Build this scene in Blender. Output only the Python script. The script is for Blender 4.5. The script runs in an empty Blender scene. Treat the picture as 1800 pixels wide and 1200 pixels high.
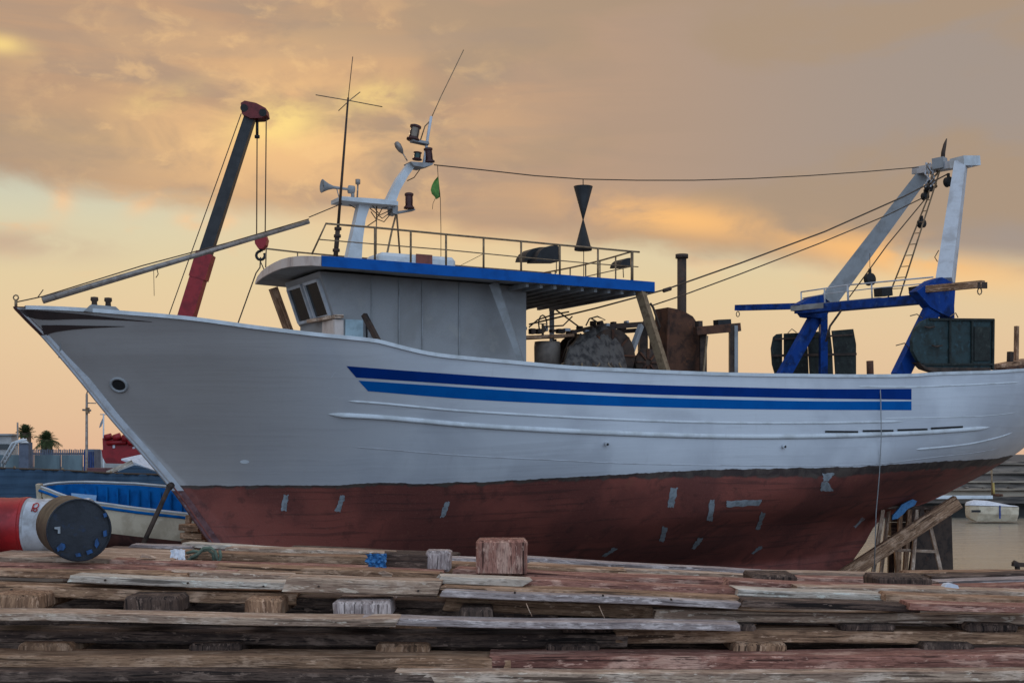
import bpy, math, random
from mathutils import Vector, Matrix
R = math.radians
rng = random.Random(7)
sc = bpy.context.scene
COL = sc.collection

# ------------------------------------------------------------------ camera
CAM_H = 3.3; F = 2400.0; HOR = 800.0
cd = bpy.data.cameras.new('camera'); cam = bpy.data.objects.new('camera', cd); COL.objects.link(cam)
cam.location = (0, 0, CAM_H); cam.rotation_euler = (R(90), 0, 0)
cd.sensor_width = 36; cd.lens = 36 * F / 1800; cd.shift_y = (HOR - 600) / 1800
cd.clip_start = 0.1; cd.clip_end = 3000
sc.camera = cam

def lin(c):
    return tuple((v / 255 / 12.92) if v / 255 <= .04045 else ((v / 255 + .055) / 1.055) ** 2.4 for v in c)
def rgba(c): return (c[0], c[1], c[2], 1)

# ------------------------------------------------------------------ node helper
class NT:
    def __init__(s, tree): s.t = tree; s.n = tree.nodes; s.l = tree.links
    def new(s, typ, **kw):
        n = s.n.new(typ)
        for k, v in kw.items(): setattr(n, k, v)
        return n
    def put(s, sock, v):
        if hasattr(v, 'is_output') or hasattr(v, 'links'): s.l.new(v, sock)
        elif v is not None:
            try: sock.default_value = v
            except Exception: sock.default_value = rgba(v)
    def m(s, op, a, b=None, c=None, clamp=False):
        n = s.new('ShaderNodeMath', operation=op, use_clamp=clamp)
        s.put(n.inputs[0], a)
        if b is not None: s.put(n.inputs[1], b)
        if c is not None: s.put(n.inputs[2], c)
        return n.outputs[0]
    def mix(s, f, a, b, blend='MIX'):
        n = s.new('ShaderNodeMix', data_type='RGBA', blend_type=blend)
        s.put(n.inputs[0], f); s.put(n.inputs[6], rgba(a) if isinstance(a, tuple) else a); s.put(n.inputs[7], rgba(b) if isinstance(b, tuple) else b)
        return n.outputs[2]
    def sm(s, x, a, b, lo=0.0, hi=1.0):
        n = s.new('ShaderNodeMapRange', interpolation_type='SMOOTHSTEP')
        s.put(n.inputs[0], x); s.put(n.inputs[1], a); s.put(n.inputs[2], b); n.inputs[3].default_value = lo; n.inputs[4].default_value = hi
        return n.outputs[0]
    def xyz(s, x, y, z):
        n = s.new('ShaderNodeCombineXYZ')
        for i, v in enumerate((x, y, z)): s.put(n.inputs[i], v)
        return n.outputs[0]
    def noise(s, vec, scale=5, detail=4, rough=.55, dist=0, col=False):
        n = s.new('ShaderNodeTexNoise'); s.put(n.inputs['Vector'], vec)
        n.inputs['Scale'].default_value = scale; n.inputs['Detail'].default_value = detail
        n.inputs['Roughness'].default_value = rough; n.inputs['Distortion'].default_value = dist
        return n.outputs['Color' if col else 'Fac']
    def gauss(s, A, E, ca, ce, sa, se, skew=0.0):
        a = s.m('DIVIDE', s.m('SUBTRACT', A, ca), sa)
        e0 = s.m('SUBTRACT', E, ce)
        if skew: e0 = s.m('SUBTRACT', e0, s.m('MULTIPLY', s.m('SUBTRACT', A, ca), skew))
        e = s.m('DIVIDE', e0, se)
        r = s.m('ADD', s.m('MULTIPLY', a, a), s.m('MULTIPLY', e, e))
        return s.m('EXPONENT', s.m('MULTIPLY', r, -1.0))

# ------------------------------------------------------------------ sky and light
SUN_EL, SUN_AZ = 9.0, -11.0          # behind the cloud, left of the mast
w = bpy.data.worlds.new('World'); sc.world = w; w.use_nodes = True
T = NT(w.node_tree); w.node_tree.nodes.clear()
tc = T.new('ShaderNodeTexCoord'); sep = T.new('ShaderNodeSeparateXYZ'); T.l.new(tc.outputs['Generated'], sep.inputs[0])
dx, dy, dz = sep.outputs
hyp = T.m('SQRT', T.m('ADD', T.m('MULTIPLY', dx, dx), T.m('MULTIPLY', dy, dy)))
AZ = T.m('MULTIPLY', T.m('ARCTAN2', dx, dy), 2400.0)
EL = T.m('MULTIPLY', T.m('DIVIDE', dz, T.m('MAXIMUM', hyp, .05)), 2400.0)
def nz(sa, se, sca, det, off=0.0, rough=.55, dist=0.0):
    return T.noise(T.xyz(T.m('DIVIDE', AZ, sa), T.m('DIVIDE', EL, se), off), sca, det, rough, dist)
n_big = nz(420, 170, 1.0, 5, 3.1, .5, .4)
n_mid = nz(210, 110, 1.0, 6, 9.7, .55, .5)
n_fin = nz(90, 55, 1.0, 6, 1.3, .6, .3)
n_puf = nz(130, 60, 1.0, 3, 21.3, .5, .2)
ramp = T.new('ShaderNodeValToRGB'); T.l.new(T.m('DIVIDE', EL, 1000.0), ramp.inputs[0])
els = ramp.color_ramp.elements
stops = [(0, (219, 178, 148)), (.06, (222, 186, 152)), (.2, (228, 198, 158)), (.30, (226, 204, 162)), (.38, (218, 208, 174)), (.44, (206, 204, 180)), (.6, (190, 186, 170))]
els[0].position = 0; els[0].color = rgba(lin(stops[0][1])); els[1].position = .6; els[1].color = rgba(lin(stops[-1][1]))
for p, c in stops[1:-1]:
    e = els.new(p); e.color = rgba(lin(c))
clear = ramp.outputs[0]
glowc = T.gauss(AZ, EL, -130, 460, 330, 110)
clear = T.mix(T.m('MULTIPLY', glowc, .9), clear, lin((244, 194, 132)))
puff = T.m('MULTIPLY', T.sm(n_puf, .56, .70), T.sm(EL, 250, 400))
clear = T.mix(T.m('MULTIPLY', puff, .75), clear, lin((238, 196, 150)))
for ca, ce, sa, se, sk in ((-765, 434, 20, 34, 0), (-624, 434, 30, 18, .6), (-500, 400, 26, 16, .3), (-560, 402, 20, 14, 0), (-820, 372, 34, 12, .2)):
    g_ = T.m('MULTIPLY', T.gauss(AZ, EL, ca, ce, sa, se, sk), T.sm(n_fin, .30, .60))
    clear = T.mix(T.m('MULTIPLY', g_, .8), clear, lin((244, 198, 150)))
low = T.m('MULTIPLY', T.gauss(AZ, EL, -860, 350, 150, 26), T.sm(n_mid, .35, .6))
clear = T.mix(T.m('MULTIPLY', low, .8), clear, lin((196, 168, 144)))
# cloud deck
ccol = T.mix(T.sm(AZ, -250, 800), lin((190, 154, 124)), lin((164, 149, 138)))
ccol = T.mix(T.m('MULTIPLY', T.sm(n_big, .44, .62), .85), ccol, lin((172, 148, 124)))
shade = T.gauss(AZ, EL, -720, 520, 300, 60)
ccol = T.mix(T.m('MULTIPLY', shade, .9), ccol, lin((174, 150, 124)))
band2 = T.m('MULTIPLY', T.sm(T.noise(T.xyz(T.m('DIVIDE', AZ, 520.0), T.m('DIVIDE', EL, 60.0), 7.7), 1.0, 5, .55, .5), .46, .62), T.sm(AZ, 500, -100))
ccol = T.mix(T.m('MULTIPLY', band2, .5), ccol, lin((168, 146, 128)))
glow = T.m('MAXIMUM', T.gauss(AZ, EL, -400, 560, 300, 150), T.m('MULTIPLY', T.gauss(AZ, EL, -470, 700, 260, 60), .45))
glow = T.m('MULTIPLY', glow, T.sm(n_mid, .34, .62))
ccol = T.mix(T.m('MULTIPLY', glow, .95), ccol, lin((245, 195, 136)))
wisp = T.m('MULTIPLY', T.sm(n_fin, .50, .68), T.sm(T.gauss(AZ, EL, -420, 600, 380, 210), .1, .6))
ccol = T.mix(T.m('MULTIPLY', wisp, .38), ccol, lin((250, 204, 142)))
hot = T.m('MAXIMUM', T.gauss(AZ, EL, -408, 575, 75, 38, .2), T.m('MULTIPLY', T.gauss(AZ, EL, -240, 628, 60, 26, .2), .7))
hot = T.m('MAXIMUM', hot, T.m('MULTIPLY', T.gauss(AZ, EL, -862, 676, 44, 16), .8))
hot = T.m('MAXIMUM', hot, T.m('MULTIPLY', T.gauss(AZ, EL, -600, 610, 60, 20, .3), .4))
ccol = T.mix(T.m('MULTIPLY', hot, T.sm(n_fin, .25, .55)), ccol, lin((255, 220, 138)))
thr = T.m('SUBTRACT', 462.0, T.m('MULTIPLY', T.m('ADD', AZ, 900.0), .085))
dE = T.m('SUBTRACT', T.m('ADD', EL, T.m('MULTIPLY', T.m('SUBTRACT', n_mid, .5), 85.0)), thr)
cm = T.sm(dE, -24, 30)
rim = T.m('MAXIMUM', T.gauss(AZ, EL, 290, 412, 190, 34, -.14), T.gauss(AZ, EL, 640, 340, 240, 34, -.22))
rim = T.m('MULTIPLY', rim, T.sm(n_mid, .32, .58))
col = T.mix(cm, clear, ccol)
col = T.mix(T.m('MULTIPLY', rim, .9), col, lin((255, 194, 122)))
# overhead and behind the viewer the evening sky is an even cool blue
col = T.mix(T.sm(EL, 1000, 2600), col, (.86, .78, .74))
back = T.sm(dy, .55, -.25)
# the sky opposite the sunset, behind the viewer, is the clearer and brighter part
east = T.sm(T.m('ADD', T.m('MULTIPLY', dx, .22), T.m('MULTIPLY', dy, -.92)), -.35, .95)
bcol = T.mix(east, (.17, .155, .14), (.90, 1.18, 1.58))
col = T.mix(back, col, bcol)
col = T.mix(T.sm(dz, 0.0, -.06), col, (.06, .06, .065))
nish = T.new('ShaderNodeTexSky'); nish.sky_type = 'NISHITA'; nish.sun_disc = False
nish.sun_elevation = R(SUN_EL); nish.sun_rotation = R(SUN_AZ)
bg1 = T.new('ShaderNodeBackground'); T.l.new(col, bg1.inputs[0]); bg1.inputs[1].default_value = 1.0
bg2 = T.new('ShaderNodeBackground'); T.l.new(nish.outputs[0], bg2.inputs[0]); bg2.inputs[1].default_value = .0006
addn = T.new('ShaderNodeAddShader'); T.l.new(bg1.outputs[0], addn.inputs[0]); T.l.new(bg2.outputs[0], addn.inputs[1])
out = T.new('ShaderNodeOutputWorld'); T.l.new(addn.outputs[0], out.inputs[0])
sl = bpy.data.lights.new('sun', 'SUN'); sl.energy = .6; sl.angle = R(14); sl.color = (1, .72, .42)
so = bpy.data.objects.new('sun', sl); COL.objects.link(so)
sd = Vector((math.sin(R(SUN_AZ)) * math.cos(R(SUN_EL)), math.cos(R(SUN_AZ)) * math.cos(R(SUN_EL)), math.sin(R(SUN_EL))))
so.rotation_euler = sd.to_track_quat('Z', 'Y').to_euler(); so.location = (-20, 80, 40)
sc.view_settings.view_transform = 'Standard'; sc.view_settings.look = 'None'; sc.view_settings.exposure = 0; sc.view_settings.gamma = 1
sc.cycles.max_bounces = 6

# ------------------------------------------------------------------ materials
def new_mat(name):
    m = bpy.data.materials.new(name); m.use_nodes = True
    t = NT(m.node_tree); b = m.node_tree.nodes['Principled BSDF']
    return m, t, b
def paint(name, base, dark=None, amount=.35, scale=3.0, rough=.55, metal=0.0, bump=.15, stretch=(1, 1, 1), fine=30.0, spec=.4, light=None):
    """weathered surface: base colour broken up by soft stains and a fine grain"""
    m, t, b = new_mat(name)
    base = lin(base); dark = lin(dark) if dark else tuple(c * .45 for c in base)
    tc = t.new('ShaderNodeTexCoord'); mp = t.new('ShaderNodeMapping'); mp.inputs['Scale'].default_value = stretch
    t.l.new(tc.outputs['Object'], mp.inputs[0])
    oi = t.new('ShaderNodeObjectInfo')
    off = t.new('ShaderNodeVectorMath', operation='ADD'); t.l.new(mp.outputs[0], off.inputs[0])
    t.l.new(t.xyz(t.m('MULTIPLY', oi.outputs['Random'], 37.0), t.m('MULTIPLY', oi.outputs['Random'], 91.0), 0.0), off.inputs[1])
    v = off.outputs[0]
    n1 = t.noise(v, scale, 6, .6, .3); n2 = t.noise(v, fine, 3, .6)
    f = t.m('MULTIPLY', t.sm(n1, .42, .66), amount)
    c = t.mix(f, base, dark)
    if light: c = t.mix(t.m('MULTIPLY', t.sm(t.noise(v, scale * 1.7, 5, .6), .55, .7), .6), c, lin(light))
    c = t.mix(t.m('MULTIPLY', t.sm(n2, .35, .75), .25), c, tuple(x * .75 for x in base))
    t.l.new(c, b.inputs['Base Color'])
    t.l.new(t.m('ADD', rough - .08, t.m('MULTIPLY', n1, .2)), b.inputs['Roughness'])
    b.inputs['Metallic'].default_value = metal; b.inputs['Specular IOR Level'].default_value = spec
    bp = t.new('ShaderNodeBump'); bp.inputs['Strength'].default_value = bump; bp.inputs['Distance'].default_value = .02
    t.l.new(t.m('ADD', n1, t.m('MULTIPLY', n2, .4)), bp.inputs['Height']); t.l.new(bp.outputs[0], b.inputs['Normal'])
    return m
def wood(name, base, dark, light, grain=(1.2, 26, 26), amount=.8, rough=.85):
    m, t, b = new_mat(name)
    warm = lambda c: tuple(min(255, v * k) for v, k in zip(c, (1.16, 1.10, 1.05)))
    base, dark, light = warm(base), warm(dark), warm(light)
    tc = t.new('ShaderNodeTexCoord'); oi = t.new('ShaderNodeObjectInfo')
    uvn = t.new('ShaderNodeAttribute', attribute_name='grain')     # coordinates along the timber
    off = t.new('ShaderNodeVectorMath', operation='ADD')
    t.l.new(uvn.outputs['Vector'], off.inputs[0])
    t.l.new(t.xyz(t.m('MULTIPLY', oi.outputs['Random'], 57.0), t.m('MULTIPLY', oi.outputs['Random'], 23.0), 0.0), off.inputs[1])
    mp = t.new('ShaderNodeMapping'); mp.inputs['Scale'].default_value = grain; t.l.new(off.outputs[0], mp.inputs[0])
    mp2 = t.new('ShaderNodeMapping'); mp2.inputs['Scale'].default_value = (2.0, 4.5, 4.5); t.l.new(off.outputs[0], mp2.inputs[0])
    mp3 = t.new('ShaderNodeMapping'); mp3.inputs['Scale'].default_value = (14, 90, 90); t.l.new(off.outputs[0], mp3.inputs[0])
    mp4 = t.new('ShaderNodeMapping'); mp4.inputs['Scale'].default_value = (1.1, 34, 34); t.l.new(off.outputs[0], mp4.inputs[0])
    mp5 = t.new('ShaderNodeMapping'); mp5.inputs['Scale'].default_value = (6, 24, 24); t.l.new(off.outputs[0], mp5.inputs[0])
    g = t.noise(mp.outputs[0], 1.0, 6, .65, .6); s = t.noise(mp2.outputs[0], 1.3, 5, .6, .4); fi = t.noise(mp3.outputs[0], 1, 3, .6)
    c = t.mix(t.m('MULTIPLY', t.sm(g, .40, .62), amount), lin(base), lin(dark))
    c = t.mix(t.m('MULTIPLY', t.sm(s, .5, .66), .75), c, lin(light))
    c = t.mix(t.m('MULTIPLY', t.sm(s, .47, .30), .6), c, lin(dark))
    c = t.mix(t.m('MULTIPLY', t.sm(fi, .52, .66), .6), c, tuple(x * .45 for x in lin(dark)))
    ck = t.noise(mp4.outputs[0], 1.0, 2, .5, .3)
    c = t.mix(t.m('MULTIPLY', t.sm(ck, .60, .64), .85), c, tuple(x * .22 for x in lin(dark)))
    ch = t.noise(mp5.outputs[0], 1.0, 4, .7)
    c = t.mix(t.m('MULTIPLY', t.sm(ch, .58, .63), .55), c, tuple(min(1, x * 1.25) for x in lin(light)))
    c = t.mix(t.m('MULTIPLY', t.sm(oi.outputs['Random'], 0, 1), .28), c, tuple(x * .55 for x in lin(base)))
    t.l.new(c, b.inputs['Base Color']); b.inputs['Roughness'].default_value = rough; b.inputs['Specular IOR Level'].default_value = .25
    bp = t.new('ShaderNodeBump'); bp.inputs['Strength'].default_value = .9; bp.inputs['Distance'].default_value = .012
    t.l.new(t.m('ADD', t.m('ADD', g, fi), t.m('MULTIPLY', s, .6)), bp.inputs['Height']); t.l.new(bp.outputs[0], b.inputs['Normal'])
    return m

M = {}
M['white'] = paint('white_paint', (205, 208, 210), (150, 150, 146), .45, 2.2, .5, bump=.08)
M['white_old'] = paint('worn_white_paint', (192, 194, 198), (126, 116, 108), .45, 2.2, .65, bump=.12, fine=16)
M['whitegrey'] = paint('grey_white_paint', (150, 150, 150), (104, 98, 92), .5, 2.0, .7, bump=.12, fine=16)
M['housegrey'] = paint('bare_grey_primer', (150, 148, 147), (124, 119, 114), .5, 1.1, .75, bump=.08, light=(158, 153, 146))
M['visor'] = paint('pale_pink_beige_paint', (214, 196, 184), (176, 152, 138), .7, 3, .7, stretch=(1, 1, .5))
M['blue'] = paint('bright_blue_paint', (4, 84, 160), (4, 58, 118), .5, 3, .6, bump=.05, spec=.15)
M['navy'] = paint('deep_blue_paint', (16, 60, 132), (16, 34, 66), .85, 3.0, .7, bump=.15, light=(62, 92, 140), spec=.15)
M['stripe_dark'] = paint('navy_stripe_paint', (1, 48, 118), (1, 38, 98), .4, 2, .65, bump=.03, spec=.06)
M['stripe_light'] = paint('blue_stripe_paint', (1, 88, 158), (1, 74, 140), .4, 2, .65, bump=.03, spec=.06)
M['steel'] = paint('galvanised_steel', (138, 116, 90), (88, 66, 46), .7, 8, .5, .35, .1)
M['pole'] = paint('grey_alloy', (150, 140, 132), (100, 84, 72), .6, 8, .45, .4, .1)
M['dark'] = paint('black_rubber', (30, 29, 30), (14, 14, 14), .6, 6, .6)
M['lampred'] = paint('dark_red_housing', (72, 34, 30), (34, 22, 22), .6, 8, .5)
M['lampglass'] = paint('dusty_lens', (128, 110, 92), (60, 50, 44), .6, 8, .2)
M['lampgreen'] = paint('dark_green_lens', (30, 70, 62), (20, 36, 36), .6, 8, .25)
M['rust'] = paint('rusty_steel', (92, 58, 40), (38, 28, 24), .85, 3, .85, bump=.35, light=(124, 74, 46))
M['darkrust'] = paint('dark_rusty_steel', (72, 56, 46), (34, 28, 26), .85, 3.5, .8, bump=.35, light=(92, 60, 42))
M['rope'] = paint('tarred_wire_rope', (84, 68, 54), (48, 38, 32), .5, 20, .9)
M['door_green'] = paint('worn_dark_green_steel', (36, 56, 58), (30, 34, 30), .85, 4, .7, bump=.3, light=(56, 84, 92))
M['door_dark'] = paint('black_green_boards', (36, 42, 38), (22, 22, 20), .8, 4, .8, bump=.4, light=(70, 74, 68))
M['red'] = paint('crane_red_paint', (150, 26, 32), (96, 16, 22), .6, 3, .5, bump=.05)
M['boomblack'] = paint('boom_black_paint', (44, 42, 42), (26, 25, 26), .6, 3, .5, bump=.05)
M['glass'] = paint('dark_window_glass', (14, 15, 15), (6, 6, 6), .5, 2, .08, bump=.0, spec=.5)
M['green'] = paint('faded_green_cloth', (104, 150, 72), (40, 74, 34), .6, 6, .9)
M['primer'] = paint('grey_primer', (150, 156, 160), (104, 106, 108), .7, 9, .7)
M['orange'] = paint('dull_red_plastic', (128, 66, 54), (90, 50, 44), .6, 5, .5)
M['wood_pale'] = wood('pale_weathered_wood', (172, 152, 134), (112, 90, 78), (206, 192, 178))
M['wood_brown'] = wood('brown_weathered_wood', (150, 122, 98), (86, 64, 50), (182, 156, 134))
M['wood_red'] = wood('red_stained_wood', (148, 108, 96), (86, 56, 50), (184, 156, 142))
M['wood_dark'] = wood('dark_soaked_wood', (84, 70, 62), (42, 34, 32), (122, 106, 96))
M['wood_grey'] = wood('silver_grey_wood', (160, 152, 152), (108, 98, 98), (200, 194, 194))
M['wood_white'] = wood('white_limed_wood', (184, 178, 168), (130, 118, 108), (216, 212, 204), amount=.6)
M['cloth_blue'] = paint('sun_faded_blue_plastic', (70, 130, 180), (36, 74, 120), .6, 14, .5)
M['white_bright'] = paint('white_fabric', (214, 216, 222), (160, 164, 172), .5, 8, .8)
M['drum_red'] = paint('red_drum_paint', (168, 30, 34), (96, 16, 20), .7, 3, .42, bump=.08, light=(190, 66, 70))
M['drum_white'] = paint('white_drum_paint', (190, 192, 196), (126, 120, 116), .8, 5, .5)
M['drum_black'] = paint('black_drum_end', (34, 38, 46), (18, 22, 30), .8, 5, .45, bump=.2, light=(30, 52, 82))
M['drum_side'] = paint('brown_drum_side', (84, 72, 58), (42, 34, 28), .8, 6, .6, bump=.15)
M['boat_cream'] = paint('cream_hull_paint', (206, 190, 164), (160, 142, 118), .6, 2.6, .6, light=(220, 208, 184))
M['boat_blue'] = paint('blue_inside_paint', (4, 98, 168), (4, 62, 118), .7, 3, .7, spec=.1)
M['boat_lightblue'] = paint('light_blue_paint', (96, 156, 206), (70, 120, 170), .5, 4, .5)
M['boat_red'] = paint('brown_red_antifouling', (86, 50, 42), (46, 30, 28), .8, 3, .8)
M['net'] = paint('dark_blue_shade_net', (62, 84, 104), (42, 58, 76), .7, 1.2, .9, stretch=(.2, 1, 12), fine=8, bump=.3)
M['shed'] = paint('grey_green_sheet', (112, 128, 132), (86, 98, 104), .7, 1.5, .8, stretch=(1, 1, .3))
M['picket'] = paint('blue_grey_pickets', (104, 110, 124), (76, 80, 92), .6, 3, .8)
M['wall_pale'] = paint('pale_render', (182, 178, 174), (140, 136, 132), .7, .8, .85)
M['concrete'] = paint('stained_concrete', (160, 146, 128), (84, 76, 70), .95, 1.1, .9, stretch=(.22, 1, 2.2), fine=7, bump=.5, light=(176, 160, 138))
M['concrete_shade'] = paint('shade_toned_concrete', (62, 60, 56), (36, 36, 36), .8, .7, .9, stretch=(.3, 1, 2), fine=6)  # dark tone stands in for the shade under the breakwater ledge
M['bark'] = paint('palm_bark', (92, 76, 60), (54, 44, 36), .8, 8, .95)
M['leaf'] = paint('palm_leaf', (70, 82, 44), (44, 56, 34), .6, 6, .8, light=(96, 100, 58))
M['leaf2'] = paint('dark_leaf', (66, 70, 46), (46, 48, 34), .6, 6, .8)

def ground_mat():
    m, t, b = new_mat('yard_earth'); tc = t.new('ShaderNodeTexCoord'); v = tc.outputs['Object']
    n = t.noise(v, .5, 7, .6); f = t.noise(v, 14, 4, .6)
    c = t.mix(t.sm(n, .35, .65), lin((104, 92, 80)), lin((70, 62, 56)))
    c = t.mix(t.m('MULTIPLY', t.sm(f, .45, .7), .6), c, lin((58, 52, 46)))
    t.l.new(c, b.inputs['Base Color']); b.inputs['Roughness'].default_value = .95
    bp = t.new('ShaderNodeBump'); bp.inputs['Strength'].default_value = .6; bp.inputs['Distance'].default_value = .05
    t.l.new(f, bp.inputs['Height']); t.l.new(bp.outputs[0], b.inputs['Normal'])
    return m
M['ground'] = ground_mat()
def water_mat():
    m, t, b = new_mat('harbour_water'); tc = t.new('ShaderNodeTexCoord')
    mp = t.new('ShaderNodeMapping'); mp.inputs['Scale'].default_value = (.5, 1.1, 1); t.l.new(tc.outputs['Object'], mp.inputs[0])
    n = t.noise(mp.outputs[0], .9, 5, .6); n2 = t.noise(mp.outputs[0], .12, 3, .5)
    b.inputs['Base Color'].default_value = rgba(lin((140, 130, 112))); b.inputs['Roughness'].default_value = .22; b.inputs['IOR'].default_value = 2.4
    b.inputs['Specular IOR Level'].default_value = .9
    bp = t.new('ShaderNodeBump'); bp.inputs['Strength'].default_value = .8; bp.inputs['Distance'].default_value = .22
    t.l.new(t.m('ADD', n, n2), bp.inputs['Height']); t.l.new(bp.outputs[0], b.inputs['Normal'])
    return m
M['water'] = water_mat()
def hull_mat():
    m, t, b = new_mat('hull_paint'); tc = t.new('ShaderNodeTexCoord'); v = tc.outputs['Object']
    wl = t.new('ShaderNodeAttribute', attribute_name='wl').outputs['Fac']        # metres above the painted waterline
    st = t.new('ShaderNodeAttribute', attribute_name='along').outputs['Fac']     # metres from the bow
    vv = t.xyz(t.m('MULTIPLY', st, .28), 0.0, t.m('MULTIPLY', wl, 1.0))
    nb = t.noise(v, .55, 5, .55, .4); ns = t.noise(t.xyz(t.m('MULTIPLY', st, 1.0), wl, 0.0), 2.4, 6, .65, .6)
    pl = t.noise(t.xyz(t.m('MULTIPLY', st, .35), t.m('MULTIPLY', wl, 9.0), 3.0), 1.0, 4, .6)
    streak = t.noise(t.xyz(t.m('MULTIPLY', st, 7.0), t.m('MULTIPLY', wl, .7), 5.0), 1.0, 4, .6)
    fi = t.noise(v, 22, 4, .65)
    white = t.mix(t.m('MULTIPLY', t.sm(nb, .38, .62), .55), lin((202, 204, 208)), lin((172, 174, 180)))
    white = t.mix(t.m('MULTIPLY', t.sm(streak, .60, .78), .16), white, lin((146, 140, 134)))
    white = t.mix(t.m('MULTIPLY', t.sm(pl, .55, .62), .16), white, lin((160, 160, 164)))
    # hull colour darkened and warmed towards the bow, painting in its weaker light
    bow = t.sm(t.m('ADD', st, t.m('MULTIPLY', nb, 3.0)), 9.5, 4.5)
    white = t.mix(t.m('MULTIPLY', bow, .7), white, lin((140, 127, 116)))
    red = t.mix(t.sm(nb, .40, .62), lin((138, 72, 60)), lin((108, 56, 48)))
    red = t.mix(t.m('MULTIPLY', t.sm(ns, .53, .68), .5), red, lin((62, 36, 32)))
    red = t.mix(t.m('MULTIPLY', t.sm(pl, .54, .62), .45), red, lin((60, 36, 32)))
    red = t.mix(t.m('MULTIPLY', t.sm(fi, .56, .70), .5), red, lin((132, 84, 70)))
    red = t.mix(t.m('MULTIPLY', t.sm(ns, .40, .30), .5), red, lin((134, 78, 60)))
    grime = t.mix(t.sm(ns, .40, .62), lin((44, 40, 38)), lin((78, 70, 62)))
    edge = t.m('ADD', wl, t.m('MULTIPLY', t.m('SUBTRACT', t.noise(t.xyz(t.m('MULTIPLY', st, 1.6), 0.0, 8.0), 1.0, 3, .7), .5), .12))
    low = t.sm(edge, .012, -.012)
    gw = t.m('ADD', .05, t.m('MULTIPLY', t.sm(st, 9, 17), .15))
    band = t.m('MULTIPLY', t.sm(t.m('ADD', t.m('ADD', edge, t.m('MULTIPLY', t.m('SUBTRACT', ns, .5), .22)), gw), -.04, .02), .92)
    under = t.mix(band, red, grime)
    c = t.mix(low, white, under)
    t.l.new(c, b.inputs['Base Color'])
    t.l.new(t.m('ADD', .42, t.m('MULTIPLY', low, .35)), b.inputs['Roughness'])
    bp = t.new('ShaderNodeBump'); bp.inputs['Strength'].default_value = .35; bp.inputs['Distance'].default_value = .02
    t.l.new(t.m('ADD', t.m('MULTIPLY', pl, .7), t.m('MULTIPLY', t.m('ADD', fi, ns), t.m('ADD', t.m('MULTIPLY', low, .9), .05))), bp.inputs['Height'])
    t.l.new(bp.outputs[0], b.inputs['Normal'])
    return m
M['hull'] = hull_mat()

# ------------------------------------------------------------------ object helpers
def tag(o, label=None, cat=None, group=None, kind=None):
    if label: o['label'] = label
    if cat: o['category'] = cat
    if group: o['group'] = group
    if kind: o['kind'] = kind
    return o
def thing(name, loc, label, cat, group=None):
    o = bpy.data.objects.new(name, None); COL.objects.link(o); o.location = loc; o.empty_display_size = .3
    return tag(o, label, cat, group)
def root_of(o):
    while o.parent: o = o.parent
    return o
def V(*a): return Vector(a)

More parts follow.
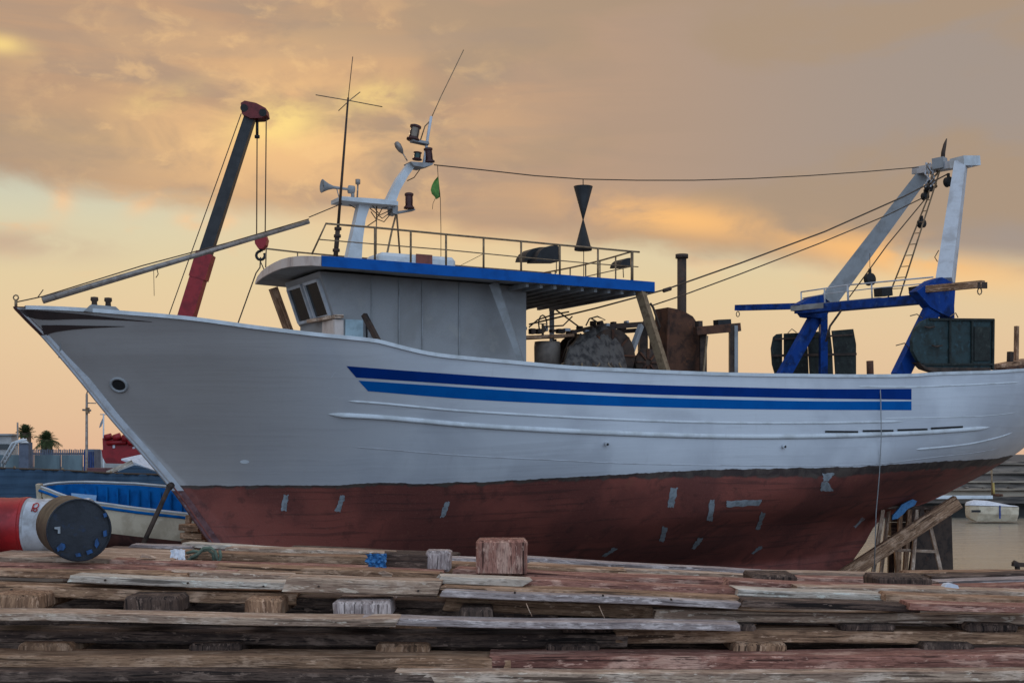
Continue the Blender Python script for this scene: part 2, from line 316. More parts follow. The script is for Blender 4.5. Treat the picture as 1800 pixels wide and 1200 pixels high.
class MB:
    def __init__(s): s.v = []; s.f = []; s.mi = []; s.g = []; s.smooth = []
    def add(s, vs, fs, mi=0, g=None, smooth=False):
        b = len(s.v); s.v += [Vector(p) for p in vs]
        s.g += g if g else [(p[0], p[1], p[2]) for p in vs]
        for f in fs: s.f.append([b + i for i in f]); s.mi.append(mi); s.smooth.append(smooth)
        return s
    def frame_box(s, o, ax, ay, az, mi=0, bev=0.0, jit=0.0):
        """box from corner o along the three edge vectors; chamfered when bev > 0"""
        L = [ax.length, ay.length, az.length]
        if bev <= 0:
            vs = [o + ax * i + ay * j + az * k for i in (0, 1) for j in (0, 1) for k in (0, 1)]
            g = [(i * L[0], j * L[1], k * L[2]) for i in (0, 1) for j in (0, 1) for k in (0, 1)]
            return s.add(vs, [(0, 1, 3, 2), (4, 6, 7, 5), (0, 4, 5, 1), (2, 3, 7, 6), (0, 2, 6, 4), (1, 5, 7, 3)], mi, g)
        c = o + (ax + ay + az) / 2; A = [ax.normalized(), ay.normalized(), az.normalized()]
        b = min(bev, min(L) * .3); vs = []; g = []; idx = {}
        for sx in (-1, 1):
            for sy in (-1, 1):
                for sz in (-1, 1):
                    for q in range(3):
                        d = [sx * L[0] / 2, sy * L[1] / 2, sz * L[2] / 2]
                        for r in range(3):
                            if r != q: d[r] -= (sx, sy, sz)[r] * b
                        p = c + A[0] * d[0] + A[1] * d[1] + A[2] * d[2]
                        if jit: p += Vector((rng.uniform(-jit, jit), rng.uniform(-jit, jit), rng.uniform(-jit, jit)))
                        idx[(sx, sy, sz, q)] = len(vs); vs.append(p); g.append(tuple(d))
        fs = []
        for q in range(3):
            a1, a2 = [r for r in range(3) if r != q]
            for sg in (-1, 1):
                quad = []
                for (i, j) in ((-1, -1), (1, -1), (1, 1), (-1, 1)):
                    k = [0, 0, 0]; k[q] = sg; k[a1] = i; k[a2] = j; quad.append(idx[(k[0], k[1], k[2], q)])
                fs.append(quad)
        for q in range(3):        # edge chamfers
            a1, a2 = [r for r in range(3) if r != q]
            for i in (-1, 1):
                for j in (-1, 1):
                    def key(e, w):
                        k = [0, 0, 0]; k[q] = e; k[a1] = i; k[a2] = j; return idx[(k[0], k[1], k[2], w)]
                    fs.append([key(-1, a1), key(1, a1), key(1, a2), key(-1, a2)])
        for sx in (-1, 1):
            for sy in (-1, 1):
                for sz in (-1, 1): fs.append([idx[(sx, sy, sz, q)] for q in range(3)])
        return s.add(vs, fs, mi, g)
    def box(s, x0, x1, y0, y1, z0, z1, mi=0, bev=0.0):
        return s.frame_box(V(x0, y0, z0), V(x1 - x0, 0, 0), V(0, y1 - y0, 0), V(0, 0, z1 - z0), mi, bev)
    def beam(s, a, b, wy, wz, mi=0, up=V(0, 0, 1), bev=0.0, jit=0.0, w2=None):
        """rectangular bar centred on a-b: wy across, wz along 'up'"""
        d = b - a; t = d.normalized(); side = up.cross(t)
        if side.length < 1e-4: side = V(1, 0, 0)
        side.normalize(); u = t.cross(side).normalized()
        if w2:
            vs = []; g = []
            for (p, ww, k) in ((a, (wy, wz), 0), (b, w2, d.length)):
                for i, j in ((-1, -1), (1, -1), (1, 1), (-1, 1)):
                    vs.append(p + side * (i * ww[0] / 2) + u * (j * ww[1] / 2)); g.append((k, i * ww[0] / 2, j * ww[1] / 2))
            return s.add(vs, [(0, 3, 2, 1), (4, 5, 6, 7), (0, 1, 5, 4), (1, 2, 6, 5), (2, 3, 7, 6), (3, 0, 4, 7)], mi, g)
        return s.frame_box(a - side * wy / 2 - u * wz / 2, d, side * wy, u * wz, mi, bev, jit)
    def cyl(s, a, b, r, r2=None, n=12, mi=0, caps=True, smooth=True):
        r2 = r if r2 is None else r2; d = b - a; t = d.normalized()
        x = t.orthogonal().normalized(); y = t.cross(x); vs = []; g = []
        for (p, rr, k) in ((a, r, 0), (b, r2, d.length)):
            for i in range(n):
                an = 2 * math.pi * i / n; vs.append(p + (x * math.cos(an) + y * math.sin(an)) * rr); g.append((k, rr * math.cos(an), rr * math.sin(an)))
        s.add(vs, [(i, (i + 1) % n, n + (i + 1) % n, n + i) for i in range(n)], mi, g, smooth)
        if caps:
            b0 = len(s.v) - 2 * n
            s.f.append([b0 + i for i in range(n)][::-1]); s.mi.append(mi); s.smooth.append(False)
            s.f.append([b0 + n + i for i in range(n)]); s.mi.append(mi); s.smooth.append(False)
        return s
    def tube(s, pts, r, n=8, mi=0, closed=False, rs=None):
        pts = [Vector(p) for p in pts]; N = len(pts); vs = []; x = None
        for i, p in enumerate(pts):
            if closed: t = pts[(i + 1) % N] - pts[i - 1]
            else: t = pts[min(i + 1, N - 1)] - pts[max(i - 1, 0)]
            t.normalize()
            if x is None: x = t.orthogonal().normalized()
            x = (x - t * x.dot(t)).normalized(); y = t.cross(x); rr = rs[i] if rs else r
            for k in range(n):
                an = 2 * math.pi * k / n; vs.append(p + (x * math.cos(an) + y * math.sin(an)) * rr)
        fs = []
        for i in range(N if closed else N - 1):
            j = (i + 1) % N
            for k in range(n): fs.append((i * n + k, i * n + (k + 1) % n, j * n + (k + 1) % n, j * n + k))
        if not closed: fs.append(tuple(range(n))[::-1]); fs.append(tuple((N - 1) * n + k for k in range(n)))
        return s.add(vs, fs, mi, None, True)
    def lathe(s, o, axis, prof, n=20, mi=0, smooth=True):
        """prof: (distance along axis, radius)"""
        t = axis.normalized(); x = t.orthogonal().normalized(); y = t.cross(x); vs = []
        for d, r in prof:
            for i in range(n):
                an = 2 * math.pi * i / n; vs.append(o + t * d + (x * math.cos(an) + y * math.sin(an)) * max(r, 1e-4))
        fs = [(k * n + i, k * n + (i + 1) % n, (k + 1) * n + (i + 1) % n, (k + 1) * n + i) for k in range(len(prof) - 1) for i in range(n)]
        return s.add(vs, fs, mi, None, smooth)
    def prism(s, poly, dirv, mi=0):
        """polygon of 3D points pushed along dirv"""
        n = len(poly); poly = [Vector(p) for p in poly]
        vs = poly + [p + dirv for p in poly]
        return s.add(vs, [tuple(range(n))[::-1], tuple(n + i for i in range(n))] + [(i, (i + 1) % n, n + (i + 1) % n, n + i) for i in range(n)], mi)
    def build(s, name, mats, parent=None, smooth=None, attrs=None):
        off = root_of(parent).location if parent else V(0, 0, 0)
        me = bpy.data.meshes.new(name); me.from_pydata([tuple(p - off) for p in s.v], [], s.f)
        if not isinstance(mats, (list, tuple)): mats = [mats]
        for m in mats: me.materials.append(m)
        me.polygons.foreach_set('material_index', s.mi)
        me.polygons.foreach_set('use_smooth', [True] * len(s.f) if smooth else s.smooth)
        a = me.attributes.new('grain', 'FLOAT_VECTOR', 'POINT'); a.data.foreach_set('vector', [c for g in s.g for c in g])
        if attrs:
            for k, vals in attrs.items():
                at = me.attributes.new(k, 'FLOAT', 'POINT'); at.data.foreach_set('value', vals)
        me.update()
        o = bpy.data.objects.new(name, me); COL.objects.link(o)
        if parent: o.parent = parent
        return o
def base_origin(o):
    """put a single-mesh thing's origin at its base"""
    me = o.data; xs = [v.co for v in me.vertices]
    c = Vector((sum(v.x for v in xs) / len(xs), sum(v.y for v in xs) / len(xs), min(v.z for v in xs)))
    me.transform(Matrix.Translation(-c)); o.location = c
    return o
def W(px, py, Y): return V((px - 900) / F * Y, Y, CAM_H - (py - HOR) / F * Y)

def lerp_tab(tab, x):
    if x <= tab[0][0]: return tab[0][1]
    for (a, b) in zip(tab, tab[1:]):
        if x <= b[0]:
            t = (x - a[0]) / (b[0] - a[0]); return a[1] + (b[1] - a[1]) * t
    return tab[-1][1]
def spline(tab, x):
    """monotone-ish cubic through a table"""
    n = len(tab)
    if x <= tab[0][0]: return tab[0][1]
    if x >= tab[-1][0]: return tab[-1][1]
    for i in range(n - 1):
        if x <= tab[i + 1][0]: break
    x0, y0 = tab[i]; x1, y1 = tab[i + 1]; h = x1 - x0
    def sl(j):
        if j <= 0: return (tab[1][1] - tab[0][1]) / (tab[1][0] - tab[0][0])
        if j >= n - 1: return (tab[-1][1] - tab[-2][1]) / (tab[-1][0] - tab[-2][0])
        return (tab[j + 1][1] - tab[j - 1][1]) / (tab[j + 1][0] - tab[j - 1][0])
    m0, m1 = sl(i) * h, sl(i + 1) * h; t = (x - x0) / h
    return y0 * (2 * t ** 3 - 3 * t * t + 1) + m0 * (t ** 3 - 2 * t * t + t) + y1 * (-2 * t ** 3 + 3 * t * t) + m1 * (t ** 3 - t * t)
#@@SETTING
# ------------------------------------------------------------------ setting
m = MB()
xs = [-400, -120, -60, -30, -15, -5, 4, 9.6]
ysr = [-30, 6, 12, 17, 21, 26, 32, 38.3]
def gz(x, y): return 1.2 if y <= 17 else (0.0 if y >= 22 else 1.2 * (22 - y) / 5)
gv = []; gf = []
X2 = xs + [20, 60, 200]
for y in ysr:
    for x in X2: gv.append((x, y, gz(x, y) + (0.02 * math.sin(x * 1.3 + y))))
nx = len(X2)
for j in range(len(ysr) - 1):
    for i in range(nx - 1): gf.append((j * nx + i, j * nx + i + 1, (j + 1) * nx + i + 1, (j + 1) * nx + i))
b = len(gv)
yf = [60, 100, 160, 400]          # land on the left only, its water edge runs away behind the hull
prev = [(len(ysr) - 1) * nx + i for i in range(8)]
for y in yf:
    cur = []
    for x in xs[:-1]: gv.append((x, y, 0)); cur.append(len(gv) - 1)
    gv.append((9.6 + (y - 38.3) * .25, y, 0)); cur.append(len(gv) - 1)
    for i in range(7): gf.append((prev[i], prev[i + 1], cur[i + 1], cur[i]))
    prev = cur
# quay wall skirt
edge = [(len(ysr) - 1) * nx + i for i in range(nx - 1, 6, -1)] + [b + 7 + 8 * k for k in range(4)]
lowv = []
for e in edge: gv.append((gv[e][0], gv[e][1] + .02, -1.5)); lowv.append(len(gv) - 1)
for i in range(len(edge) - 1): gf.append((edge[i], edge[i + 1], lowv[i + 1], lowv[i]))
m.add([V(*p) for p in gv], gf)
tag(m.build('ground', M['ground']), kind='structure')
m = MB(); m.add([V(-50, 30, -.3), V(900, 30, -.3), V(900, 1500, -.3), V(-50, 1500, -.3)], [(0, 1, 2, 3)])
tag(m.build('water', M['water']), kind='structure')
#@@BOAT
# ------------------------------------------------------------------ the fishing boat
TH = R(28); DU = V(math.cos(TH), math.sin(TH), 0); DV = V(-math.sin(TH), math.cos(TH), 0)
B0 = V((28 - 900) / F * 26.6, 26.6, 0)
def BP(u, v, z): return B0 + DU * u + DV * v + V(0, 0, z)
def uz(px, py, v):
    k = (px - 900) / F
    u = (k * (B0.y + DV.y * v) - B0.x - DV.x * v) / (DU.x - DU.y * k)
    Y = B0.y + DU.y * u + DV.y * v
    return u, CAM_H - (py - HOR) / F * Y
def P(px, py, v):
    u, z = uz(px, py, v); return BP(u, v, z)
def px_m(px, v):
    """metres per picture pixel at that station"""
    u, z = uz(px, HOR, v); return (B0.y + DU.y * u + DV.y * v) / F

# profile on the centreline
stem = sorted([(lambda q: (q[1], q[0]))(uz(x, y, 0)) for x, y in [(28, 541), (52, 566), (78, 592), (135, 658), (200, 738), (255, 800), (310, 866), (345, 915), (375, 958), (395, 990)]])
stern = [(.15, 20.9), (.9, 21.6), (1.6, 22.3), (2.0, 23.9), (2.45, 25.2), (2.95, 26.5), (3.6, 27.6), (4.4, 28.2), (5.4, 28.5), (7, 28.8)]
def u_stem(z): return spline(stem, z)
def u_stern(z): return spline(stern, z)
def z_keel(u):
    return .55 - .02 * u
BM = [(0, .10), (.05, .32), (.10, .95), (.16, 1.65), (.24, 2.3), (.33, 2.78), (.45, 3.12), (.6, 3.32), (.8, 3.42), (1.0, 3.45), (1.6, 3.5)]
def half(u, z):
    hn = (z - .3) / 5.0; B = spline(BM, max(0, hn)); hc = min(max(hn, 0), 1.15)
    a, b2 = u_stem(z), u_stern(z)
    lb = 12.5 - 3.2 * hc; ab = 1.45 - .62 * min(hc, 1)
    tb = min(max((u - a) / lb, 0), 1); fb = math.sin(math.pi / 2 * tb) ** ab
    ls = 11.5 - 5.0 * hc; ts = min(max((b2 - u) / ls, 0), 1)
    p = 1.5 + .9 * hc; q = 1.15 - .62 * hc
    fs = (1 - (1 - ts) ** p) ** max(q, .45)
    return max(.09, B * fb * fs)
def hit(px, py, off=0.0):
    v = -2.5
    for _ in range(40):
        u, z = uz(px, py, v); v = v * .5 - half(u, z) * .5
    u, z = uz(px, py, v)
    return u, v, z
def hn_off(u, z, off):
    """point on the port side pushed outwards by off"""
    e = .05; b = half(u, z); bu = (half(u + e, z) - half(u - e, z)) / (2 * e); bz = (half(u, z + e) - half(u, z - e)) / (2 * e)
    n = Vector((-bu, 1, -bz)).normalized()     # in (u, outboard, z)
    return u + n.x * off, -(b + n.y * off), z + n.z * off
SHP = [(28, 541), (110, 543), (200, 549), (330, 560), (450, 576), (560, 589), (640, 597), (668, 601), (690, 607), (730, 617), (760, 623), (800, 628), (900, 637), (1000, 646), (1100, 651), (1165, 654), (1280, 658), (1400, 660), (1500, 661), (1600, 660), (1645, 657), (1740, 654), (1790, 651), (1826, 649)]
shtab = []
for x, y in SHP:
    u, v, z = hit(x, y)
    if not shtab or u > shtab[-1][0] + .05: shtab.append((u, z))
shtab[0] = (0.0, uz(28, 541, 0)[1])
def z_sheer(u): return spline(shtab, u)
WLP = [(330, 852), (420, 853), (500, 852), (590, 853), (640, 848), (760, 849), (850, 846), (950, 841), (1000, 838), (1080, 834), (1160, 829), (1240, 825), (1350, 823), (1500, 820), (1570, 816), (1640, 811), (1700, 808), (1745, 806), (1775, 800)]
wltab = []
for x, y in WLP:
    u, v, z = hit(x, y)
    if not wltab or u > wltab[-1][0] + .05: wltab.append((u, z))
def z_wl(u): return lerp_tab(wltab, u)

lowest = CAM_H - (1040 - HOR) / F * 33
boat = thing('fishing_boat', BP(12, 0, 0), 'large white wooden trawler with blue stripes and dark red bottom propped up ashore', 'fishing boat')
NU, NZ = 260, 64
def prof_bottom(u):
    # lowest z of the centreline at this u
    if u < stem[0][1] and False: return 0
    zk = z_keel(u)
    lo = zk
    if u < u_stem(zk):
        a, c = zk, stem[-1][0]
        for _ in range(30):
            mid = (a + c) / 2
            if u_stem(mid) > u: a = mid
            else: c = mid
        lo = c
    if u > u_stern(zk):
        a, c = zk, 7.0
        for _ in range(30):
            mid = (a + c) / 2
            if u_stern(mid) < u: a = mid
            else: c = mid
        lo = max(lo, c)
    return lo
UE = u_stern(z_sheer(28.4)) - .005
vs = []; wl = []; al = []; faces = []
side_idx = {}
for sgn in (-1, 1):
    for i in range(NU + 1):
        s = i / NU
        u = .004 + (UE - .004) * (s if s < .5 else s)
        # finer columns at both ends
        u = .004 + (UE - .004) * (.5 - .5 * math.cos(math.pi * s)) * .5 + (UE - .004) * s * .5
        zb, zt = prof_bottom(u), z_sheer(u)
        zb = min(zb, zt - .004)
        for j in range(NZ + 1):
            t = j / NZ; z = zb + (zt - zb) * (t ** 1.25)
            b_ = half(u, z)
            side_idx[(sgn, i, j)] = len(vs); vs.append(BP(u, sgn * b_, z)); wl.append(z - z_wl(u)); al.append(u)
    for i in range(NU):
        for j in range(NZ):
            q = [side_idx[(sgn, i, j)], side_idx[(sgn, i + 1, j)], side_idx[(sgn, i + 1, j + 1)], side_idx[(sgn, i, j + 1)]]
            faces.append(q if sgn < 0 else q[::-1])
for i in range(NU):   # keel sole
    faces.append([side_idx[(-1, i, 0)], side_idx[(1, i, 0)], side_idx[(1, i + 1, 0)], side_idx[(-1, i + 1, 0)]])
m = MB(); m.add(vs, faces, 0, None, True)
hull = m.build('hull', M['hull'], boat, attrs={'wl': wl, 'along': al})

# deck, bulwark inside and cap rail
def shear_pts(off=0.0, dz=0.0, n=150, a=.15, b=None, sgn=-1):
    b = UE - .02 if b is None else b; out = []
    for i in range(n + 1):
        u = a + (b - a) * (.5 - .5 * math.cos(math.pi * i / n)) * .4 + (b - a) * .6 * i / n
        z = z_sheer(u); hb = max(half(u, z) + off, .02); out.append(BP(u, sgn * hb, z + dz))
    return out
m = MB(); dv = []
for i in range(91):
    u = .6 + (UE - .9) * i / 90; z = z_sheer(u) - (.75 if u > 7 else .35); hb = max(half(u, z) - .1, .03)
    dv += [BP(u, -hb, z), BP(u, 0, z + .08), BP(u, hb, z)]
m.add(dv, [f for i in range(90) for f in ((3 * i, 3 * i + 3, 3 * i + 4, 3 * i + 1), (3 * i + 1, 3 * i + 4, 3 * i + 5, 3 * i + 2))])
m.build('deck', M['whitegrey'], boat)
m = MB()
for sgn in (-1, 1):
    o_, i_ = shear_pts(.035, 0, sgn=sgn), shear_pts(-.16, 0, sgn=sgn); n = len(o_); vv = []
    for a_, b_ in zip(o_, i_):
        vv += [a_ + V(0, 0, -.03), a_ + V(0, 0, .045), b_ + V(0, 0, .045), b_ + V(0, 0, -.03)]
    m.add(vv, [(4 * i + k, 4 * i + 4 + k, 4 * i + 4 + (k + 1) % 4, 4 * i + (k + 1) % 4) for i in range(n - 1) for k in range(4)], 0, None, False)
m.build('cap_rail', M['white'], boat)
m = MB()
for sgn in (-1, 1):
    vv = []; N = 120
    for i in range(N + 1):
        u = .8 + (UE - 1.1) * i / N; z = z_sheer(u); hb = max(half(u, z) - .12, .02); zl = z - .9
        hl = max(half(u, zl) - .12, .02); vv += [BP(u, sgn * hb, z), BP(u, sgn * min(hb, hl), zl)]
    m.add(vv, [(2 * i, 2 * i + 2, 2 * i + 3, 2 * i + 1) for i in range(N)])
m.build('bulwark', M['whitegrey'], boat)

# strip helpers on the port side -------------------------------------------------
def res(curve, n):
    """even resampling of a picture curve"""
    seg = [0]
    for a, b in zip(curve, curve[1:]): seg.append(seg[-1] + math.hypot(b[0] - a[0], b[1] - a[1]))
    return [(lerp_tab(list(zip(seg, [c[0] for c in curve])), seg[-1] * i / n), lerp_tab(list(zip(seg, [c[1] for c in curve])), seg[-1] * i / n)) for i in range(n + 1)]
def smooth_curve(c, n):
    tab = [(p[0], p[1]) for p in c]
    return [(tab[0][0] + (tab[-1][0] - tab[0][0]) * i / n, spline(tab, tab[0][0] + (tab[-1][0] - tab[0][0]) * i / n)) for i in range(n + 1)]
class Pair:
    def __init__(s, a, b): s.a, s.b = a, b
    def build(s, *k): s.b.build(*k); return s.a.build(*k)
def band(up, lo, n=60, mrow=4, off=.006, mirror=False, sm=True):
    if mirror is True: return Pair(band(up, lo, n, mrow, off, 1, sm), band(up, lo, n, mrow, off, -1, sm))
    mirror = mirror or 1
    A = smooth_curve(up, n) if sm else res(up, n); B = smooth_curve(lo, n) if sm else res(lo, n)
    mb = MB()
    for sg in (mirror,):
        vv = []
        for a, b in zip(A, B):
            for j in range(mrow + 1):
                t = j / mrow; u, v, z = hit(a[0] + (b[0] - a[0]) * t, a[1] + (b[1] - a[1]) * t)
                u, v, z = hn_off(u, z, off); vv.append(BP(u, v * sg, z))
        w_ = mrow + 1
        mb.add(vv, [(i * w_ + j, i * w_ + j + 1, (i + 1) * w_ + j + 1, (i + 1) * w_ + j) for i in range(n) for j in range(mrow)], 0, None, True)
    return mb
def strake(curve, r, n=90, flat=.6, mirror=True, taper=True, sm=True):
    if mirror is True: return Pair(strake(curve, r, n, flat, 1, taper, sm), strake(curve, r, n, flat, -1, taper, sm))
    mirror = mirror or 1
    C_ = smooth_curve(curve, n) if sm else res(curve, n); mb = MB()
    for sg in (mirror,):
        vv = []; K = 8
        for i, (x, y) in enumerate(C_):
            u, v, z = hit(x, y); k = min(1, i / 3 + .15, (n - i) / 3 + .15) if taper else 1
            for j in range(K):
                an = 2 * math.pi * j / K
                uu, v2, zz = hn_off(u, z, -.01 + flat * r * k * (math.cos(an) * .5 + .5) * 2 - .01)
                vv.append(BP(uu, v2 * sg, zz + r * k * math.sin(an)))
        mb.add(vv, [(i * K + j, i * K + (j + 1) % K, (i + 1) * K + (j + 1) % K, (i + 1) * K + j) for i in range(n) for j in range(K)], 0, None, True)
    return mb
band([(609, 643), (725, 652), (920, 665.5), (1110, 675), (1300, 680.5), (1446, 683.5), (1602, 683)], [(626, 663), (743, 671), (920, 682.5), (1110, 691.5), (1300, 697), (1446, 700), (1602, 702)], 80, 4, mirror=True).build('upper_stripe', M['stripe_dark'], hull)
band([(630, 668.5), (774, 678), (920, 687.5), (1110, 697), (1300, 702.5), (1446, 705), (1602, 705)], [(647, 687), (813, 700.5), (950, 708), (1110, 714), (1300, 718.5), (1446, 720), (1602, 720.5)], 80, 4, mirror=True).build('lower_stripe', M['stripe_light'], hull)
strake([(597, 703), (667, 708), (820, 722), (1110, 738), (1300, 743), (1450, 743), (1602, 740)], .03).build('moulding', M['white'], hull)
strake([(572, 727), (667, 732), (850, 748), (1110, 762), (1300, 767), (1446, 766), (1600, 761), (1675, 756), (1745, 750)], .055, 120).build('rubbing_strake', M['white'], hull)
strake([(600, 783), (667, 788), (804, 799), (982, 808), (1110, 814), (1300, 817.5), (1430, 818), (1537, 815), (1633, 804), (1733, 792), (1776, 780)], .02, 100).build('moulding', M['white_old'], hull)
strake([(1605, 790), (1700, 780), (1758, 767), (1786, 757)], .03, 40).build('moulding', M['white'], hull)
strake([(1540, 735), (1700, 732), (1760, 728), (1798, 722)], .02, 40).build('moulding', M['white'], hull)
strake([(1500, 679), (1600, 680), (1685, 677), (1745, 674), (1800, 671)], .025, 50).build('moulding', M['white'], hull)
strake([(609, 644), (592, 650), (581, 664), (577, 680), (583, 693), (597, 703)], .016, 30, mirror=False, sm=False).build('moulding', M['white'], hull)
for x0, x1, y0, y1 in ((1450, 1508, 758, 758.5), (1516, 1570, 757, 756.5), (1577, 1630, 755.5, 754), (1636, 1692, 752.5, 749.5)):
    band([(x0, y0 - 1.6), (x1, y1 - 1.6)], [(x0, y0 + 1.8), (x1, y1 + 1.8)], 8, 1, .012).build('scupper', M['dark'], hull)
# dark wedge decoration at the bow
wd = M['rust'] if False else paint('brown_black_bow_paint', (62, 50, 48), (38, 32, 32), .5, 3, .5)
band([(31, 543.5), (75, 546), (140, 551.5), (200, 558), (267, 565)], [(46, 556), (74, 561.5), (140, 560.5), (200, 562), (267, 565.6)], 40, 3, .008).build('bow_marking', wd, hull)
band([(73, 571), (110, 571), (144, 571.8), (219, 573)], [(77, 589), (99, 583), (144, 577.5), (219, 573.6)], 30, 3, .008).build('bow_marking', wd, hull)
# hawse hole
def disc_on_hull(cx, cy, rx, ry, tilt, name, mat, off=.006, ring=None):
    mb = MB(); vv = [];
    u, v, z = hit(cx, cy); u, v, z = hn_off(u, z, off); vv.append(BP(u, v, z)); N = 24
    for rr in (.55, 1.0):
        for i in range(N):
            a = 2 * math.pi * i / N; X = rx * rr * math.cos(a); Y = ry * rr * math.sin(a)
            u, v, z = hit(cx + X * math.cos(tilt) - Y * math.sin(tilt), cy + X * math.sin(tilt) + Y * math.cos(tilt)); u, v, z = hn_off(u, z, off); vv.append(BP(u, v, z))
    mb.add(vv, [(0, 1 + (i + 1) % N, 1 + i) for i in range(N)] + [(1 + i, 1 + (i + 1) % N, 1 + N + (i + 1) % N, 1 + N + i) for i in range(N)], 0, None, True)
    o = mb.build(name, mat, hull)
    if ring:
        mb = MB(); mb.tube(vv[1 + N:], ring, 6, closed=True); mb.build('rim', M['whitegrey'], hull)
    return o
disc_on_hull(209, 676, 14.5, 11, .35, 'hawse_hole', M['dark'], .012, .03)
for x, y in ((1065, 779), (1376, 784)):
    u, v, z = hit(x, y); a = BP(*hn_off(u, z, -.02)); b_ = BP(*hn_off(u, z, .09))
    mb = MB(); mb.cyl(a, b_, .045, n=12); mb.cyl(b_, b_ + (b_ - a) * .01, .03, n=10, mi=1); mb.build('outlet_pipe', [M['white_old'], M['dark']], hull)
disc_on_hull(430, 811, 8, 3.4, 0, 'draught_ring', M['white'], .006)
# grey primer patches on the red bottom
for q in [((499, 869), (508, 869), (503, 897), (494, 897)), ((599, 870), (607, 871), (598, 899), (588, 898)), ((782, 882), (791, 881), (782, 908), (774, 908)),
          ((1178, 857), (1191, 857), (1184, 891), (1173, 891)), ((1247, 878), (1256, 878), (1252, 915), (1243, 913)), ((1278, 880), (1340, 877), (1334, 888), (1277, 890)),
          ((1338, 899), (1346, 901), (1335, 930), (1329, 929)), ((1165, 925), (1174, 926), (1167, 951), (1158, 951)), ((1228, 944), (1236, 945), (1222, 964), (1215, 963)),
          ((1446, 832), (1468, 831), (1455, 846), (1447, 845)), ((1444, 846), (1455, 846), (1464, 862), (1442, 862)), ((1078, 962), (1086, 964), (1064, 978), (1058, 977)), ((1336, 959), (1341, 961), (1324, 973), (1321, 971)), ((1516, 908), (1520, 911), (1504, 927), (1501, 925))]:
    a, b2, c, d = q
    N = 8
    def L(p, q_, t): return (p[0] + (q_[0] - p[0]) * t, p[1] + (q_[1] - p[1]) * t)
    vv = []
    for i in range(N + 1):
        for j in range(N + 1):
            p = L(L(a, b2, i / N), L(d, c, i / N), j / N); e = .8 if 0 < i < N and 0 < j < N else 1.3
            u, v, z = hit(p[0] + rng.uniform(-e, e), p[1] + rng.uniform(-e, e)); u, v, z = hn_off(u, z, .007); vv.append(BP(u, v, z))
    mb = MB(); mb.add(vv, [(i * (N + 1) + j, i * (N + 1) + j + 1, (i + 1) * (N + 1) + j + 1, (i + 1) * (N + 1) + j) for i in range(N) for j in range(N)]); mb.build('primer_patch', M['primer'], hull)
# stem bar
def stem_bar(z0, z1, n, w_, fw, name, mat):
    mb = MB(); vv = []
    for i in range(n + 1):
        z = z0 + (z1 - z0) * i / n; u = u_stem(z); hw = w_
        vv += [BP(u - fw, -hw * .6, z), BP(u + .16, -hw - .035, z), BP(u + .16, hw + .035, z), BP(u - fw, hw * .6, z)]
    mb.add(vv, [(4 * i + k, 4 * i + (k + 1) % 4, 4 * i + 4 + (k + 1) % 4, 4 * i + 4 + k) for i in range(n) for k in range(4)] + [(0, 3, 2, 1), (4 * n, 4 * n + 1, 4 * n + 2, 4 * n + 3)])
    return mb.build(name, mat, hull)
zs = [uz(x, y, 0)[1] for x, y in ((28, 541), (76, 590), (306, 862), (395, 990))]
stem_bar(zs[0] + .02, zs[1], 12, .09, .05, 'stem_cap', M['lampred'])
stem_bar(zs[1], zs[2], 40, .10, .05, 'stem_bar', M['white_old'])
stem_bar(zs[2], zs[3] + .05, 14, .10, .05, 'stem_shoe', paint('scraped_red_stem', (120, 84, 84), (78, 46, 44), .8, 5, .7, light=(150, 140, 146)))
# bow fittings
mb = MB(); a = P(28, 541, 0); mb.tube([a, a + V(0, 0, .16)], .03, 8); mb.tube([a + V(.05 * math.cos(i * .785), 0, .2 + .05 * math.sin(i * .785)) for i in range(8)], .015, 6, closed=True); mb.build('bow_eye', M['steel'], boat)
u, v, z = hit(181, 546)
mb = MB(); mb.prism([BP(u - .34, v + .08, z - .02), BP(u + .42, v + .08, z - .05), BP(u + .26, v + .08, z + .1), BP(u - .2, v + .08, z + .12)], DV * .16)
mb.build('fairlead_base', M['whitegrey'], boat)
for du in (-.13, .13):
    mb = MB(); c = BP(u + du, v + .16, z + .08); mb.lathe(c, V(0, 0, 1), [(0, .06), (.1, .05), (.13, .075), (.19, .07), (.2, .0)], 14); mb.build('bollard', M['darkrust'], boat)

# ---------------------------------------------------------------- wheelhouse
HB = 1.12
def ub(px, v): return uz(px, HOR, v)[0]
zr = lambda px, py, v: uz(px, py, v)[1]
roof_bot = zr(565, 468, -2.1); roof_top = zr(565, 451, -2.1)
rb2, rt2 = zr(1147, 513, -2.1), zr(1147, 497, -2.1)
uF, uA = ub(565, -2.1), ub(1147, -2.1)
def zroof(u, top=True):
    t = (u - uF) / (uA - uF); return (roof_top + (rt2 - roof_top) * t) if top else (roof_bot + (rb2 - roof_bot) * t)
u0b = ub(588, -HB); u0t = ub(568, -HB) ; uEnd = ub(925, -HB)
zsill = zr(590, 557, -HB); zdk = z_sheer(6) - .9
house = MB()
def ring(z, uf):  # plan of the house at height z
    return [BP(uf, -HB, z), BP(uf, -.45, z), BP(uf, .45, z), BP(uf, HB, z), BP(uEnd, HB, z), BP(uEnd, -HB, z)]
lv = [(zdk - .6, u0b + .03), (zsill - .02, u0b + .03), (zsill, u0b), (zroof(u0t, False) + .04, u0t - .08)]
vv = [p for z, uf in lv for p in ring(z, uf)]
# the roof falls aft: bring the top of the aft corners down
for k in (4, 5):
    vv[-6 + k] = Vector((vv[-6 + k].x, vv[-6 + k].y, zroof(uEnd, False) + .04))
house.add(vv, [(6 * i + k, 6 * i + (k + 1) % 6, 6 * i + 6 + (k + 1) % 6, 6 * i + 6 + k) for i in range(3) for k in range(6)])
wh = house.build('wheelhouse', M['housegrey'], boat)
